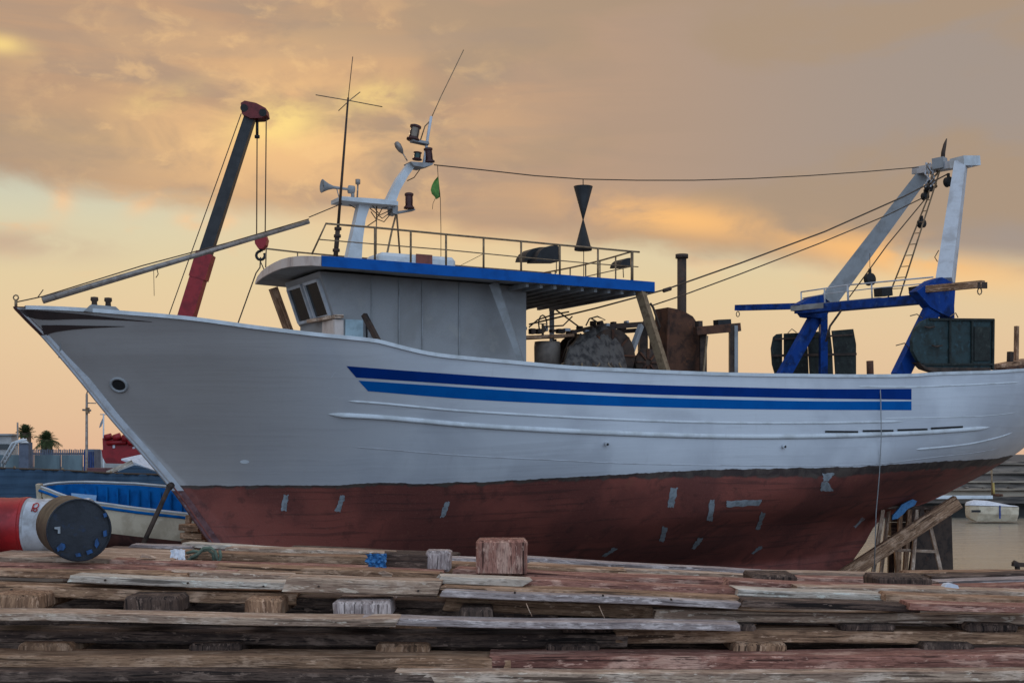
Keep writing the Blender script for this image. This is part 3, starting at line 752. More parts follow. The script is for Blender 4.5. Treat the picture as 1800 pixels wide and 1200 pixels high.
# lower pale wood panel and pale blue locker under the side windows
mb = MB(); mb.beam(BP(u0b - .02, -HB * .95, zsill), BP(u0b - .13, .05, zsill), .14, .07); mb.beam(BP(u0b - .04, -HB - .05, zsill), BP(ub(602, -HB - .05), -HB - .05, zr(602, 556, -HB - .05)), .14, .07); mb.build('window_sill', M['wood_pale'], wh)
mb = MB(); mb.prism([P(520, 572, -HB - .02) if False else BP(u0b - .01, -HB - .03, zsill - .05), BP(ub(603, -HB), -HB - .03, zsill - .06), BP(ub(603, -HB), -HB - .03, zsill - .75), BP(u0b - .01, -HB - .03, zsill - .75)], DV * .025); 
mb.prism([BP(u0b - .02, -HB, zsill - .05), BP(u0b - .03, -.45, zsill - .05), BP(u0b - .03, .45, zsill - .05), BP(u0b - .03, .45, zsill - .75), BP(u0b - .03, -.45, zsill - .75), BP(u0b - .02, -HB, zsill - .75)][:2] + [BP(u0b - .03, -.45, zsill - .75), BP(u0b - .02, -HB, zsill - .75)], DU * .02)
mb.build('lower_panel', M['visor'], wh)
mb = MB(); a = P(606, 561, -HB - .02); mb.frame_box(BP(ub(606, -HB), -HB - .04, zsill - .9), DU * (ub(637, -HB) - ub(606, -HB)), DV * .03, V(0, 0, .86)); mb.build('locker_door', paint('pale_blue_door', (168, 188, 194), (124, 138, 142), .5, 3, .6), wh)
mb = MB(); a, b_ = P(638, 558, -HB - .03), P(646, 592, -HB - .03); mb.tube([P(644, 560, -HB - .05), P(645, 600, -HB - .05)], .02, 6); mb.tube([P(647, 573, -HB - .07), P(649, 576, -HB - .07)], .05, 8); mb.build('pipe', M['dark'], wh)
# front windows: frame and dark pane, following the raked front
def front_pt(sv, t):
    """sv 0..1 across the front from port corner to the middle, t 0 sill .. 1 roof"""
    pb = [BP(u0b, -HB, zsill), BP(u0b, -.45, zsill), BP(u0b, .45, zsill), BP(u0b, HB, zsill)]
    zt = zroof(u0t, False) + .04; ut = u0t - .08
    pt = [BP(ut, -HB, zt), BP(ut, -.45, zt), BP(ut, .45, zt), BP(ut, HB, zt)]
    x = -HB + sv * 2 * HB; br = [-HB, -.45, .45, HB]
    for i in range(3):
        if x <= br[i + 1] + 1e-6: break
    k = (x - br[i]) / (br[i + 1] - br[i]); a = pb[i].lerp(pb[i + 1], k); b = pt[i].lerp(pt[i + 1], k); return a.lerp(b, t)
for (s0, s1) in ((.07, .45), (.54, .93)):
    cor = [front_pt(s0, .06), front_pt(s1, .06), front_pt(s1, .84), front_pt(s0, .84)]
    nrm = (cor[1] - cor[0]).cross(cor[3] - cor[0]).normalized()
    if nrm.dot(DU) > 0: nrm = -nrm
    fr = MB()
    for i in range(4):
        a, b_ = cor[i], cor[(i + 1) % 4]; fr.beam(a + nrm * .02, b_ + nrm * .02, .06, .09, up=nrm)
    f = fr.build('window_frame', M['white_old'], boat)
    pn = MB(); c = sum(cor, V(0, 0, 0)) / 4; pn.prism([c + (p - c) * .93 + nrm * .012 for p in cor], nrm * .012); pn.build('pane', M['glass'], f)
# side window strips and door line on the port wall
for x0, x1 in ((652, 654), (700, 701.5), (741, 742.5), (806, 808)):
    mb = MB(); mb.frame_box(BP(ub(x0, -HB), -HB - .03, zdk - .3), DU * (ub(x1, -HB) - ub(x0, -HB)), DV * .03, V(0, 0, zroof(ub(x0, -HB), False) - zdk + .33)); mb.build('wall_batten', M['whitegrey'], wh)
# leaning painted post on the aft end of the house, brown post under the visor
mb = MB(); mb.beam(P(868, 498, -1.5), P(918, 640, -1.9), .12, .2, w2=(.12, .12)); mb.build('leaning_post', M['whitegrey'], boat)
mb = MB(); mb.beam(P(480, 506, 1.5), P(509, 586, 1.5), .14, .18); mb.build('visor_post', M['wood_brown'], boat)
mb = MB(); mb.beam(P(640, 553, -1.5), P(668, 606, -1.9), .1, .1); mb.build('leaning_post', M['darkrust'], boat)
mb = MB(); mb.beam(P(1125, 512, -2.0), P(1172, 662, -2.75), .14, .20); mb.build('roof_stanchion', M['steel'], boat)
mb = MB(); mb.beam(BP(uA - .3, 2.0, zroof(uA, False)), BP(uA - .3, 2.0, zroof(uA, False) - 2.3), .12, .12); mb.build('roof_stanchion', M['whitegrey'], boat)

# roof slab with rounded, cambered visor
FT = [(565, 451, 468, -2.1), (548, 450, 467, -1.85), (530, 450, 467.5, -1.5), (512, 452, 469, -1.05), (497, 456, 472, -.6), (484, 462, 477, 0), (472, 469, 483, .6), (462, 477, 489, 1.2), (455, 486, 495, 1.7), (451, 496, 500, 2.08)]
m = MB(); vv = []; top = []; bot = []
for x, yt, yb, v in FT:
    u, z = uz(x, yt, v); _, z2 = uz(x, yb, v); top.append(BP(u, v, z)); bot.append(BP(u, v, z2))
camb = .10
NV = len(FT); rowsT = [top]; rowsB = [bot]
for kk in range(1, 13):
    t = kk / 12; rt = []; rb_ = []
    for i, (x, yt, yb, v) in enumerate(FT):
        u_s, z_s = uz(x, yt, v); _, zb_ = uz(x, yb, v); ua = uF + 0.3 + (uA - uF - .3) * t
        cz = camb * (1 - (v / 2.1) ** 2); k = min(1, kk / 3)
        zt_ = z_s * (1 - k) + (zroof(ua) + cz) * k; zb2 = zb_ * (1 - k) + (zroof(ua, False) + cz) * k
        rt.append(BP(ua, v, zt_)); rb_.append(BP(ua, v, zb2))
    rowsT.append(rt); rowsB.append(rb_)
NR = 13; vv = [p for r in rowsT for p in r] + [p for r in rowsB for p in r]; o_ = NR * NV
fs = [(r * NV + i, r * NV + i + 1, (r + 1) * NV + i + 1, (r + 1) * NV + i) for r in range(NR - 1) for i in range(NV - 1)]
fb = [(o_ + a, o_ + d, o_ + c, o_ + b_) for a, b_, c, d in fs]
m.add(vv, fs + fb, 0); m.build('roof', M['whitegrey'], boat)
m = MB(); 
for i in range(NV - 1): m.prism([top[i], top[i + 1], bot[i + 1], bot[i]], V(-.03, -.02, 0) if i > 2 else DV * -.02 + DU * -.02)
m.build('visor_fascia', M['visor'], boat)
m = MB(); a = BP(uF, -2.12, zroof(uF)); b_ = BP(uA, -2.12, zroof(uA)); 
for v in (-2.12, 2.08):
    uf_ = uF if v < 0 else uF + 1.3
    m.prism([BP(uf_, v, zroof(uf_) + .02), BP(uA + .05, v, zroof(uA) + .02), BP(uA + .05, v, zroof(uA, False)), BP(uf_, v, zroof(uf_, False))], DV * .04)
m.prism([BP(uA + .01, -2.08, zroof(uA) + .02), BP(uA + .01, 2.08, zroof(uA) + .02), BP(uA + .01, 2.08, zroof(uA, False)), BP(uA + .01, -2.08, zroof(uA, False))], DU * .04)
m.build('roof_fascia', M['blue'], boat)
for k in range(9):
    t = (k + .5) / 9; u = uEnd - .6 + (uA - uEnd + .4) * t
    mb = MB(); mb.beam(BP(u, -1.95, zroof(u, False) - .03), BP(u, 1.95, zroof(u, False) - .03), .07, .10); mb.build('roof_beam', M['whitegrey'], boat)
mb = MB(); mb.prism([BP(uEnd + .02, 1.9, zroof(uEnd, False)), BP(uA - .9, 1.9, zroof(uA, False) - .02), BP(uA - 1.4, 1.9, zroof(uA, False) - .22), BP(uEnd + 1.2, 1.9, zroof(uA, False) - .6), BP(uEnd + .02, 1.9, zroof(uEnd, False) - 1.2)], DV * .05); mb.build('knee', M['whitegrey'], boat)

# railing on the roof
def rail(pts, r=.018): mb = MB(); mb.tube(pts, r, 6); return mb
NEAR = -2.03
tr = [(573, 393), (659, 400), (722, 406), (784, 412), (850, 418), (916, 424), (984, 430.5), (1051, 436.5), (1111, 442), (1124, 443)]
top_pts = [P(x, y, NEAR) for x, y in tr]
rail([P(548, 447, NEAR)] + top_pts, .022).build('handrail', M['steel'], boat)
rail([P(562, 421, NEAR), P(659, 429, NEAR), P(784, 439, NEAR), P(916, 452, NEAR), P(1051, 464, NEAR), P(1122, 469, NEAR)], .012).build('middle_rail', M['steel'], boat)
for x in (659, 722, 784, 850, 916, 984, 1051, 1111):
    t = P(x, lerp_tab(tr, x), NEAR); u = ub(x, NEAR); rail([t, BP(u, NEAR, zroof(u))], .024 if x != 1111 else .035).build('rail_post', M['steel'], boat)
# far side and aft rails, same height
for v1 in (2.03,):
    pts = [BP(ub(x, NEAR), v1, zr(x, y, NEAR)) for x, y in tr[2:]]
    pts = [P(468, 437, 1.5), P(520, 443, 1.8)] + pts
    rail(pts, .02).build('handrail', M['steel'], boat)
    for p in pts[2:]: rail([p, Vector((p.x, p.y, p.z - .75))], .02).build('rail_post', M['steel'], boat)
rail([P(468, 437, 1.5), P(467, 470, 1.5)], .016).build('rail_post', M['steel'], boat)
rail([P(523, 444, 1.8), P(523, 456, 1.8)], .016).build('rail_post', M['steel'], boat)
a = P(1111, 442, NEAR); b_ = BP(ub(1111, NEAR), 2.03, zr(1111, 442, NEAR)); lo = V(0, 0, zr(1111, 468, NEAR) - a.z)
rail([a.lerp(b_, i / 6) - V(0, 0, .04 * math.sin(math.pi * i / 6)) for i in range(7)], .02).build('handrail', M['steel'], boat)
rail([a + lo, b_ + lo], .012).build('middle_rail', M['steel'], boat)
for t in (.17, .34, .5, .68, .86): q = a.lerp(b_, t); rail([q - V(0, 0, .03), q - V(0, 0, .72)], .018).build('rail_post', M['steel'], boat)

# ---------------------------------------------------------------- mast
def quadleg(x0, x1, y0, x2, x3, y2, v, th, name, mat, bend=None):
    mb = MB(); mb.prism([P(x0, y0, v - th / 2), P(x1, y0, v - th / 2), P(x3, y2, v - th / 2), P(x2, y2, v - th / 2)], DV * th); return mb.build(name, mat, boat)
mb = MB(); L_ = [(603, 472, 640), (611, 452, 636), (618, 420, 638), (626, 385, 643), (632, 358, 652)]
for a, b_ in zip(L_, L_[1:]): mb.prism([P(a[0], a[1], -.11), P(a[2], a[1], -.11), P(b_[2], b_[1], -.11), P(b_[0], b_[1], -.11)], DV * .22)
mb.build('mast_leg', M['white'], boat)
mb = MB(); L_ = [(683, 366, 698), (680, 352, 697), (688, 335, 703), (700, 312, 716), (719, 287, 733)]
for a, b_ in zip(L_, L_[1:]): mb.prism([P(a[0], a[1], -.09), P(a[2], a[1], -.09), P(b_[2], b_[1], -.09), P(b_[0], b_[1], -.09)], DV * .18)
mb.build('mast', M['white'], boat)
mb = MB(); mb.prism([P(599, 345, -.3), P(672, 350, -.3), P(700, 354, -.3), P(700, 361, -.3), P(640, 356, -.3), P(599, 352, -.3)], DV * .6); mb.build('mast_platform', M['white'], boat)
mb = MB(); mb.prism([P(690, 362, -.15), P(700, 362, -.15), P(699, 377, -.15), P(691, 375, -.15)], DV * .3); mb.prism([P(700, 371, -.1), P(730, 367, -.1), P(730, 369.5, -.1), P(700, 375, -.1)], DV * .2); mb.build('mast_bracket', M['whitegrey'], boat)
mb = MB(); mb.prism([P(722, 284, -.2), P(762, 287, -.2), P(760, 290, -.2), P(745, 294, -.2), P(728, 291, -.2)], DV * .4); mb.build('mast_cap', M['whitegrey'], boat)
rail([P(745, 287, 0), P(749, 262, 0), P(752, 240, 0), P(758, 205, 0)], .035).build('top_pole', M['white_old'], boat)
rail([P(738, 250, 0), P(747, 222, 0), P(757, 212, 0)], .015).build('pole_brace', M['steel'], boat)
rail([P(757, 210, 0), P(775, 170, 0), P(800, 119, 0), P(815, 88, 0)], .011).build('whip_antenna', M['steel'], boat)
mb = MB(); mb.prism([P(726, 244, -.1), P(754, 249, -.1), P(755, 254, -.1), P(727, 248, -.1)], DV * .2); mb.build('lamp_bracket', M['whitegrey'], boat)
rail([P(697, 374, -.05), P(690, 400, -.4), P(677, 462, -.9)], .022).build('mast_stay', M['steel'], boat)
rail([P(697, 374, .05), P(700, 410, .3), P(704, 462, .6)], .022).build('mast_stay', M['steel'], boat)
rail([P(662, 362, 0), P(661, 460, 0)], .014).build('mast_stay', M['steel'], boat)
for k, c in enumerate([[(655, 362), (668, 378), (690, 368)], [(650, 366), (672, 384), (688, 372)], [(686, 365), (672, 366), (660, 388), (645, 398)], [(690, 372), (675, 390), (660, 384), (652, 372)], [(600, 352), (625, 366), (636, 362)], [(740, 295), (728, 312), (716, 318)]]):
    rail([P(x, y, -.1 + .05 * k) for x, y in c], .011).build('cable', M['darkrust'], boat)
rail([P(601, 358, 0), P(543, 382, 0)], .011).build('forestay', M['rope'], boat)
def lamp(px, py, hpx, wpx, tilt, glass, v=0):
    s = px_m(px, v); ax = (V(0, 0, 1) + DU * math.tan(tilt)).normalized(); c = P(px, py + hpx / 2, v); h = hpx * s; r = wpx * s / 2
    f = MB(); f.lathe(c, ax, [(0, 0), (0, r * 1.25), (h * .1, r * 1.25), (h * .16, r * .95), (h * .2, r * .95)], 16); f.lathe(c, ax, [(h * .8, r * .95), (h * .84, r * 1.05), (h * .95, r * 1.05), (h, r * .7), (h * 1.0, 0)], 16)
    for k in range(4):
        a = k * math.pi / 2 + .4; off = DU * math.cos(a) * r * .98 + DV * math.sin(a) * r * .98; f.tube([c + ax * h * .15 + off, c + ax * h * .85 + off], .008, 5)
    o = f.build('navigation_lamp', M['lampred'], boat); g = MB(); g.lathe(c, ax, [(h * .18, r * .86), (h * .5, r * .9), (h * .82, r * .86)], 16); g.build('lens', glass, o)
lamp(726, 233, 28, 19, .2, M['lampglass']); lamp(733, 274, 14, 14, .1, M['lampgreen']); lamp(755, 273, 26, 15, -.12, M['lampred']); lamp(719, 353, 28, 15, 0, M['lampred'], -.1)
mb = MB(); mb.tube([P(716, 283, 0), P(707, 268, 0)], .015, 6); a, b_ = P(708, 270, 0), P(694, 247, 0); mb.lathe(a, b_ - a, [(0, .02), (.08, .06), (.2, .075), (.28, .05), (.3, 0)], 12); mb.build('spotlight', M['pole'], boat)
mb = MB(); a, b_ = P(622, 334, 0), P(566, 327, 0); s = (b_ - a).length; mb.lathe(a, b_ - a, [(0, 0), (0, .09), (.12, .09), (.13, .025), (s * .65, .035), (s * .8, .07), (s * .93, .12), (s, .15), (s * 1.0, .13), (s * .95, .02)], 18); mb.tube([P(620, 338, 0), P(620, 347, 0)], .04, 8); mb.tube([P(592, 332, 0), P(596, 347, 0)], .012, 6); mb.build('fog_horn', M['whitegrey'], boat)
mb = MB(); mb.tube([P(628, 347, .1), P(629, 325, .1)], .02, 6); mb.lathe(P(629, 325, .1), V(0, 0, 1), [(0, .02), (.02, .055), (.12, .055), (.13, 0)], 12); mb.build('gps_antenna', M['pole'], boat)
# tall antenna with crossed dipoles
mb = MB(); mb.tube([P(590, 450, -1.2), P(594, 400, -1.2)], .05, 8); mb.tube([P(594, 402, -1.2), P(612, 172, -1.2)], .03, 8, rs=[.032, .02]); mb.tube([P(612, 174, -1.2), P(620, 100, -1.2)], .009, 6)
for y in (402, 415, 440): c = P(591 + (440 - y) * .08, y, -1.2); mb.tube([c - V(0, 0, .03), c + V(0, 0, .03)], .075, 8)
ant = mb.build('radio_antenna', M['darkrust'], boat)
c = P(614, 177, -1.2)
for a, b_ in (((555, 167), (672, 188)), ((595, 195), (633, 162))):
    A_, B_ = P(a[0], a[1], -1.2), P(b_[0], b_[1], -1.2); mb = MB(); mb.tube([A_, c, B_], .010, 6); mb.build('dipole', M['steel'], ant)
# things on the roof
def rbox(x0, x1, y0, y1, v, dv, name, mats, parent=boat, bev=.03):
    mb = MB(); a = P(x0, y1, v); b_ = P(x1, y1, v); z = zr(x0, y0, v) - zr(x0, y1, v)
    b_.z = a.z; mb.frame_box(a, b_ - a, DV * dv, V(0, 0, z), 0, bev); return mb.build(name, mats, parent)
rbox(668, 803, 442, 476, -.9, .9, 'life_raft_box', M['white'], bev=.08)
rbox(732, 760, 446, 469, -.93, .03, 'raft_panel', M['orange'], bev=0)
def hood(x0, x1, y0, y1, v, name='floodlight_hood'):
    mb = MB(); s = px_m(x0, v); Wd = (x1 - x0); prof = [(0, 1), (.04, .7), (.15, .38), (.35, .12), (.6, .02), (.85, .0), (1, .15), (1, 1)]
    pts = [P(x0 + Wd * a, y0 + (y1 - y0) * b_, v) for a, b_ in prof]; mb.prism(pts, DV * .45); return mb.build(name, M['dark'], boat)
hood(922, 966, 434, 457, -.9); hood(943, 985, 431, 459, -1.2); hood(1090, 1113, 453, 468, -1.2)
rail([P(978, 458, -1), P(978, 480, -1)], .012).build('hood_stand', M['steel'], boat); rail([P(1095, 468, -1.1), P(1096, 488, -1.1)], .012).build('hood_stand', M['steel'], boat)
rail([P(803, 470, -1.0), P(850, 446, -2.0)], .006).build('lashing_line', M['rope'], boat)

# main stay from mast to stern gantry
ST = [(763, 290), (850, 299), (940, 309), (1025, 315), (1120, 317), (1220, 317), (1320, 314), (1420, 309), (1520, 302), (1615, 294)]
rail([P(x, y, 0) for x, y in ST], .013).build('stay_wire', M['rope'], boat)

# long spar from the bow up to the forestay
spar = thing('long_spar', P(80, 525, 0), 'long grey metal pole slung on the stay above the bow', 'pole')
mb = MB(); mb.tube([P(75, 528, 0), P(543, 390, 0)], .055, 10, rs=[.07, .045]); mb.build('pole_tube', M['pole'], spar)
mb = MB(); mb.tube([P(28, 531, 0), P(75, 521, 0), P(250, 467, 0), P(400, 427, 0), P(543, 385, 0)], .012, 6); mb.tube([P(66, 523, 0), P(76, 509, 0)], .01, 6); mb.build('lashing_wire', M['rope'], spar)
mb = MB(); mb.tube([P(270, 470, 0), P(271, 520, 0)], .006, 5); mb.tube([P(275, 468, 0), P(278, 482, 0), P(274, 488, 0)], .01, 5); mb.build('loose_line', M['rope'], spar)

# ---------------------------------------------------------------- working deck amidships
def bar(x0, y0, x1, y1, v0, v1, w_, h_, name, mat, parent=boat, bev=0): mb = MB(); mb.beam(P(x0, y0, v0), P(x1, y1, v1), w_, h_, bev=bev); return mb.build(name, mat, parent)
# exhaust
mb = MB(); c = P(1198.5, 600, 0); tp = P(1198.5, 452, 0); mb.cyl(c - V(0, 0, 1.0), tp, .115, n=18); mb.cyl(P(1198.5, 454, 0), P(1198.5, 447, 0), .16, n=18); mb.build('exhaust_pipe', M['darkrust'], boat)
mb = MB(); mb.prism([P(1174, 540, -.55), P(1190, 543, -.55), P(1206, 549, -.55), P(1218, 556, -.55), P(1226, 568, -.55), P(1230, 585, -.55), P(1233, 610, -.55), P(1234, 665, -.55), P(1172, 665, -.55)], DV * .55)
fun = mb.build('funnel_casing', M['rust'], boat)
bar(1175, 541, 1172, 660, -.6, -.6, .06, .06, 'casing_edge', M['rust'], fun)
mb = MB(); mb.frame_box(P(1178, 668, -1.0), DU * .9 * ((1270 - 1178) * px_m(1200, -1)), DV * 1.6, V(0, 0, .2)); mb.build('engine_hatch', M['darkrust'], boat)
bar(1236, 576, 1236, 668, -.8, -.8, .16, .16, 'frame_post', M['darkrust']); bar(1289, 570, 1289, 668, -1.1, -1.1, .2, .2, 'frame_post', M['darkrust']); bar(1294, 572, 1294, 668, -1.22, -1.22, .08, .03, 'post_plate', M['whitegrey'])
bar(1222, 582, 1299, 575, -.9, -1.1, .2, .2, 'frame_beam', M['rust']); bar(1258, 567, 1281, 566, -1, -1, .2, .13, 'frame_block', M['dark']); bar(1225, 570, 1232, 570, -.9, -.9, .15, .16, 'frame_block', M['darkrust'])
bar(1243, 590, 1236, 660, -1.2, -1.2, .03, .05, 'strap', M['steel'])
# trawl winch
def drum(px, py, rpx, v0, v1, name, core):
    s = px_m(px, (v0 + v1) / 2); c = P(px, py, (v0 + v1) / 2); c0 = c + DV * (v0 - v1) / 2; Ln = v1 - v0; r = rpx * s
    mb = MB(); mb.lathe(c0, DV, [(0, 0), (0, r), (.05, r), (.05, r * core), (Ln - .05, r * core), (Ln - .05, r), (Ln, r), (Ln, 0)], 28)
    for k in range(8):
        a = k * math.pi / 4; e = DU * math.cos(a) + V(0, 0, math.sin(a)); mb.beam(c0 + e * .08 - DV * .02, c0 + e * r * .97 - DV * .02, .06, .04, 1)
    return mb.build(name, [M['darkrust'], M['rust']], boat)
drum(1045, 628, 46, -1.3, .3, 'winch_drum', .8); drum(1000, 640, 32, -.2, 1.4, 'winch_drum', .6); drum(1090, 642, 24, -1.2, 1.2, 'winch_drum', .6)
bar(1045, 576, 1142, 569, -.6, -.6, .16, .12, 'winch_beam', M['darkrust']); bar(1070, 584, 1125, 580, -.3, -.3, .1, .1, 'winch_beam', M['darkrust'])
bar(1131, 568, 1131, 660, -.5, -.5, .2, .2, 'winch_post', M['darkrust']); bar(1124, 580, 1124, 655, .6, .6, .08, .08, 'winch_post', M['wood_brown']); bar(1147, 585, 1147, 660, .4, .4, .14, .14, 'winch_post', M['darkrust'])
bar(1127, 572, 1096, 655, -.9, -1.2, .1, .12, 'winch_strut', M['whitegrey']); bar(1085, 595, 1068, 655, -1.2, -1.4, .05, .05, 'winch_strut', M['steel']); bar(1078, 602, 1060, 655, .5, .5, .06, .06, 'winch_strut', M['darkrust'])
bar(915, 594, 1000, 590, -.5, -.5, .5, .07, 'winch_table', M['wood_brown']); bar(1000, 585, 1046, 574, -.4, -.4, .3, .07, 'winch_table', M['darkrust'])
for k, x in enumerate((921, 975)): bar(x, 596, x, 655, -.5, -.5, .09, .09, 'table_leg', M['darkrust'])
mb = MB(); c = P(962, 655, -.3); mb.lathe(c, V(0, 0, 1), [(0, 0), (0, .3), (.6, .31), (.72, .3), (.74, 0)], 18); mb.build('fuel_tank', M['wood_pale'] if False else paint('dull_beige_tank', (138, 124, 112), (96, 84, 76), .6, 4, .6), boat)
mb = MB(); c = P(954, 569, -.4); mb.tube([c + DU * .2 * math.cos(a * .5236) * .55 + V(0, 0, .2 * math.sin(a * .5236)) for a in range(12)], .018, 6, closed=True); mb.beam(c - DU * .1, c + DU * .1, .02, .02); mb.tube([c, c - V(0, 0, .35)], .03, 6); mb.build('hand_wheel', M['steel'], boat)
for q in [[(978, 545), (1020, 576)], [(1006, 556), (990, 572), (960, 574)], [(1030, 572), (1036, 560), (1050, 556), (1064, 562), (1050, 566), (1040, 560)], [(1112, 600), (1128, 575), (1133, 560)], [(985, 640), (1000, 600), (1012, 590)], [(1140, 560), (1160, 580), (1158, 568)], [(930, 575), (945, 562), (975, 552), (1000, 548)], [(1104, 640), (1112, 622), (1118, 640), (1108, 646)]]:
    rail([P(x, y, -.6) for x, y in q], .018).build('winch_cable', M['darkrust'], boat)
for k in range(16):
    x = 922 + k * 12; y = 583 + rng.uniform(-5, 5) - (8 if x > 1040 else 0)
    mb = MB(); c = P(x, y, -.5 + rng.uniform(-.3, .3)); mb.frame_box(c, DU * rng.uniform(.06, .2), DV * .15, V(0, 0, rng.uniform(.05, .14)), 0, .01); mb.build('winch_valve', M['darkrust'] if k % 3 else M['white_old'], boat)
# warps to the gantry
rail([P(x, y, v) for x, y, v in ((1664, 307, -.6), (1590, 345, -.55), (1450, 407, -.5), (1300, 463, -.45), (1172, 508, -.4), (1050, 541, -.4), (930, 570, -.4))], .02).build('warp', M['rope'], boat)
rail([P(x, y, v) for x, y, v in ((1628, 345, .3), (1560, 378, .2), (1440, 428, 0), (1300, 482, -.5), (1200, 519, -.9), (1146, 537, -1.1))], .016).build('warp', M['rope'], boat)
rail([P(1166, 511, -.4), P(1179, 507, -.4)], .05).build('warp_splice', M['darkrust'], boat); rail([P(1143, 533, -1.1), P(1148, 540, -1.1), P(1160, 575, -1.3)], .03).build('warp_shackle', M['darkrust'], boat)

# ---------------------------------------------------------------- stern gantry
gy = M['navy']
def leg(a, b_, w_, name, mat, w2=None): mb = MB(); mb.beam(P(*a), P(*b_), w_[0], w_[1], w2=w2); return mb.build(name, mat, boat)
leg((1648, 525, -2.6), (1580, 664, -2.6), (.2, .42), 'gantry_leg', gy); leg((1664, 528, -2.5), (1667, 664, -2.5), (.2, .32), 'gantry_leg', gy)
leg((1437, 552, 2.6), (1372, 668, 2.6), (.2, .36), 'gantry_leg', gy); leg((1447, 552, 2.5), (1447, 668, 2.5), (.2, .28), 'gantry_leg', gy)
leg((1655, 523, -2.7), (1407, 545, 2.7), (.45, .22), 'gantry_crossbeam', M['navy'])
leg((1560, 528.5, -.6), (1404, 543, 2.8), (.62, .15), 'gantry_walkway', M['whitegrey'])
leg((1661, 500, -2.5), (1689, 290, -1.0), (.40, .50), 'gantry_mast', M['whitegrey'] if False else M['white_old'], w2=(.30, .34)); leg((1455, 530, 2.5), (1622, 308, 1.0), (.42, .5), 'gantry_mast', M['whitegrey'], w2=(.30, .36))
mb = MB(); mb.prism([P(1612, 512, -2.75), P(1640, 492, -2.75), P(1656, 487, -2.75), P(1680, 500, -2.75), P(1676, 560, -2.75), P(1650, 548, -2.75), P(1636, 540, -2.75)], DV * .3); mb.build('gantry_gusset', gy, boat)
mb = MB(); mb.prism([P(1405, 535, 2.4), P(1432, 520, 2.4), P(1455, 517, 2.4), P(1462, 535, 2.4), P(1452, 560, 2.4), P(1420, 556, 2.4)], DV * .35); mb.build('gantry_gusset', gy, boat)
leg((1700, 286, -1.2), (1612, 301, 1.2), (.34, .20), 'gantry_head_beam', M['white_old']); leg((1682, 285, -1.0), (1711, 285, -1.0), (.5, .26), 'gantry_head_block', M['white'])
bar(1642, 290, 1662, 286, 0, -.3, .3, .3, 'gantry_head_clamp', M['whitegrey'])
mb = MB(); mb.tube([P(1657, 282, -.2), P(1658, 268, -.2), P(1661, 254, -.2), P(1664, 244, -.2)], .05, 8, rs=[.06, .06, .045, .015]); mb.build('masthead_spike', M['darkrust'], boat)
leg((1407, 538, 2.7), (1295, 541, 5.2), (.18, .17), 'outrigger', gy); leg((1622, 509, -2.6), (1728, 499, -4.3), (.16, .17), 'outrigger', M['wood_brown'])
leg((1727, 496, -4.3), (1727, 507, -4.3), (.22, .05), 'outrigger_cap', M['darkrust'])
for x, y, v in ((1297, 552, 5.1), (1722, 512, -4.2)):
    mb = MB(); c = P(x, y, v); mb.tube([c + V(.05 * math.cos(a * .7854), 0, .08 * math.sin(a * .7854)) for a in range(8)], .015, 6, closed=True); mb.build('eye_ring', M['steel'], boat)
gr = [(1408, 513, 2.7), (1449, 507, 1.8), (1490, 501, .9), (1532, 497, 0), (1640, 487, -2.4)]
gm = [(1411, 524, 2.7), (1449, 517, 1.8), (1490, 512, .9), (1532, 507, 0), (1640, 497, -2.4)]
rail([P(*q) for q in gr], .02).build('gantry_handrail', M['white_old'], boat); rail([P(*q) for q in gm], .014).build('gantry_handrail', M['white_old'], boat)
for (x, y, v), yb in zip(gr[:4], (543, 536, 530, 528)): rail([P(x, y, v), P(x + 1, yb, v)], .03 if x == 1490 else .022).build('gantry_rail_post', M['white_old'], boat)
# ladder
for a, b_ in (((1630, 350, .1), (1561, 523, .3)), ((1652, 300, -.2), (1581, 523, -.2))): rail([P(*a), P(*b_)], .022).build('ladder_rail', M['steel'], boat)
rail([P(1630, 350, .1), P(1640, 305, .2)], .022).build('ladder_rail', M['steel'], boat)
for k in range(9):
    t = k / 9 + .04; y = 345 + (520 - 345) * t; xl = 1630 + (1561 - 1630) * (y - 350) / 173; xr = 1652 + (1581 - 1652) * (y - 300) / 223
    rail([P(xl, y, .2), P(xr, y - 1, -.2)], .012).build('ladder_rung', M['steel'], boat)
def block(px, py, r, v, strap=True):
    s = px_m(px, v); c = P(px, py, v); mb = MB(); mb.lathe(c - DV * .08, DV, [(0, 0), (0, r * s * .8), (.02, r * s), (.07, r * s * .8), (.09, r * s * .8), (.14, r * s), (.16, r * s * .8), (.16, 0)], 16)
    mb.beam(c, c + V(0, 0, r * s * 1.7), .06, .06, up=DU); mb.build('pulley_block', M['dark'], boat)
block(1667, 320, 9, -.6); block(1633, 330, 8, .2); block(1626, 345, 7, .3); block(1620, 393, 8, .1); block(1529, 491, 11, .2)
rail([P(1529, 445, .2), P(1529, 485, .2)], .008).build('gantry_line', M['rope'], boat)
rail([P(1628, 348, .2), P(1560, 430, .3), P(1493, 522, .4)], .017).build('gantry_line', M['rope'], boat)
rail([P(1479, 545, .4), P(1472, 555, .5), P(1459, 573, .6), P(1452, 600, .6)], .03).build('gantry_line', M['darkrust'], boat)
for k in range(9):
    x0 = 1640 + rng.uniform(-10, 8); pts = [P(x0 + rng.uniform(-6, 6), 288 + 8 * j + rng.uniform(-3, 3), .1 + rng.uniform(-.2, .2)) for j in range(6)]
    rail(pts, .022).build('rope_bundle', M['steel'] if k % 2 else M['white_old'], boat)
bar(1543, 514, 1562, 513, -.4, -.4, .3, .22, 'winch_motor', M['dark']); bar(1605, 512, 1622, 509, -2, -2, .3, .24, 'winch_motor', M['dark'])
rail([P(1650, 440, -2.3), P(1643, 452, -2.3), P(1648, 460, -2.3)], .012).build('gantry_line', M['rope'], boat)
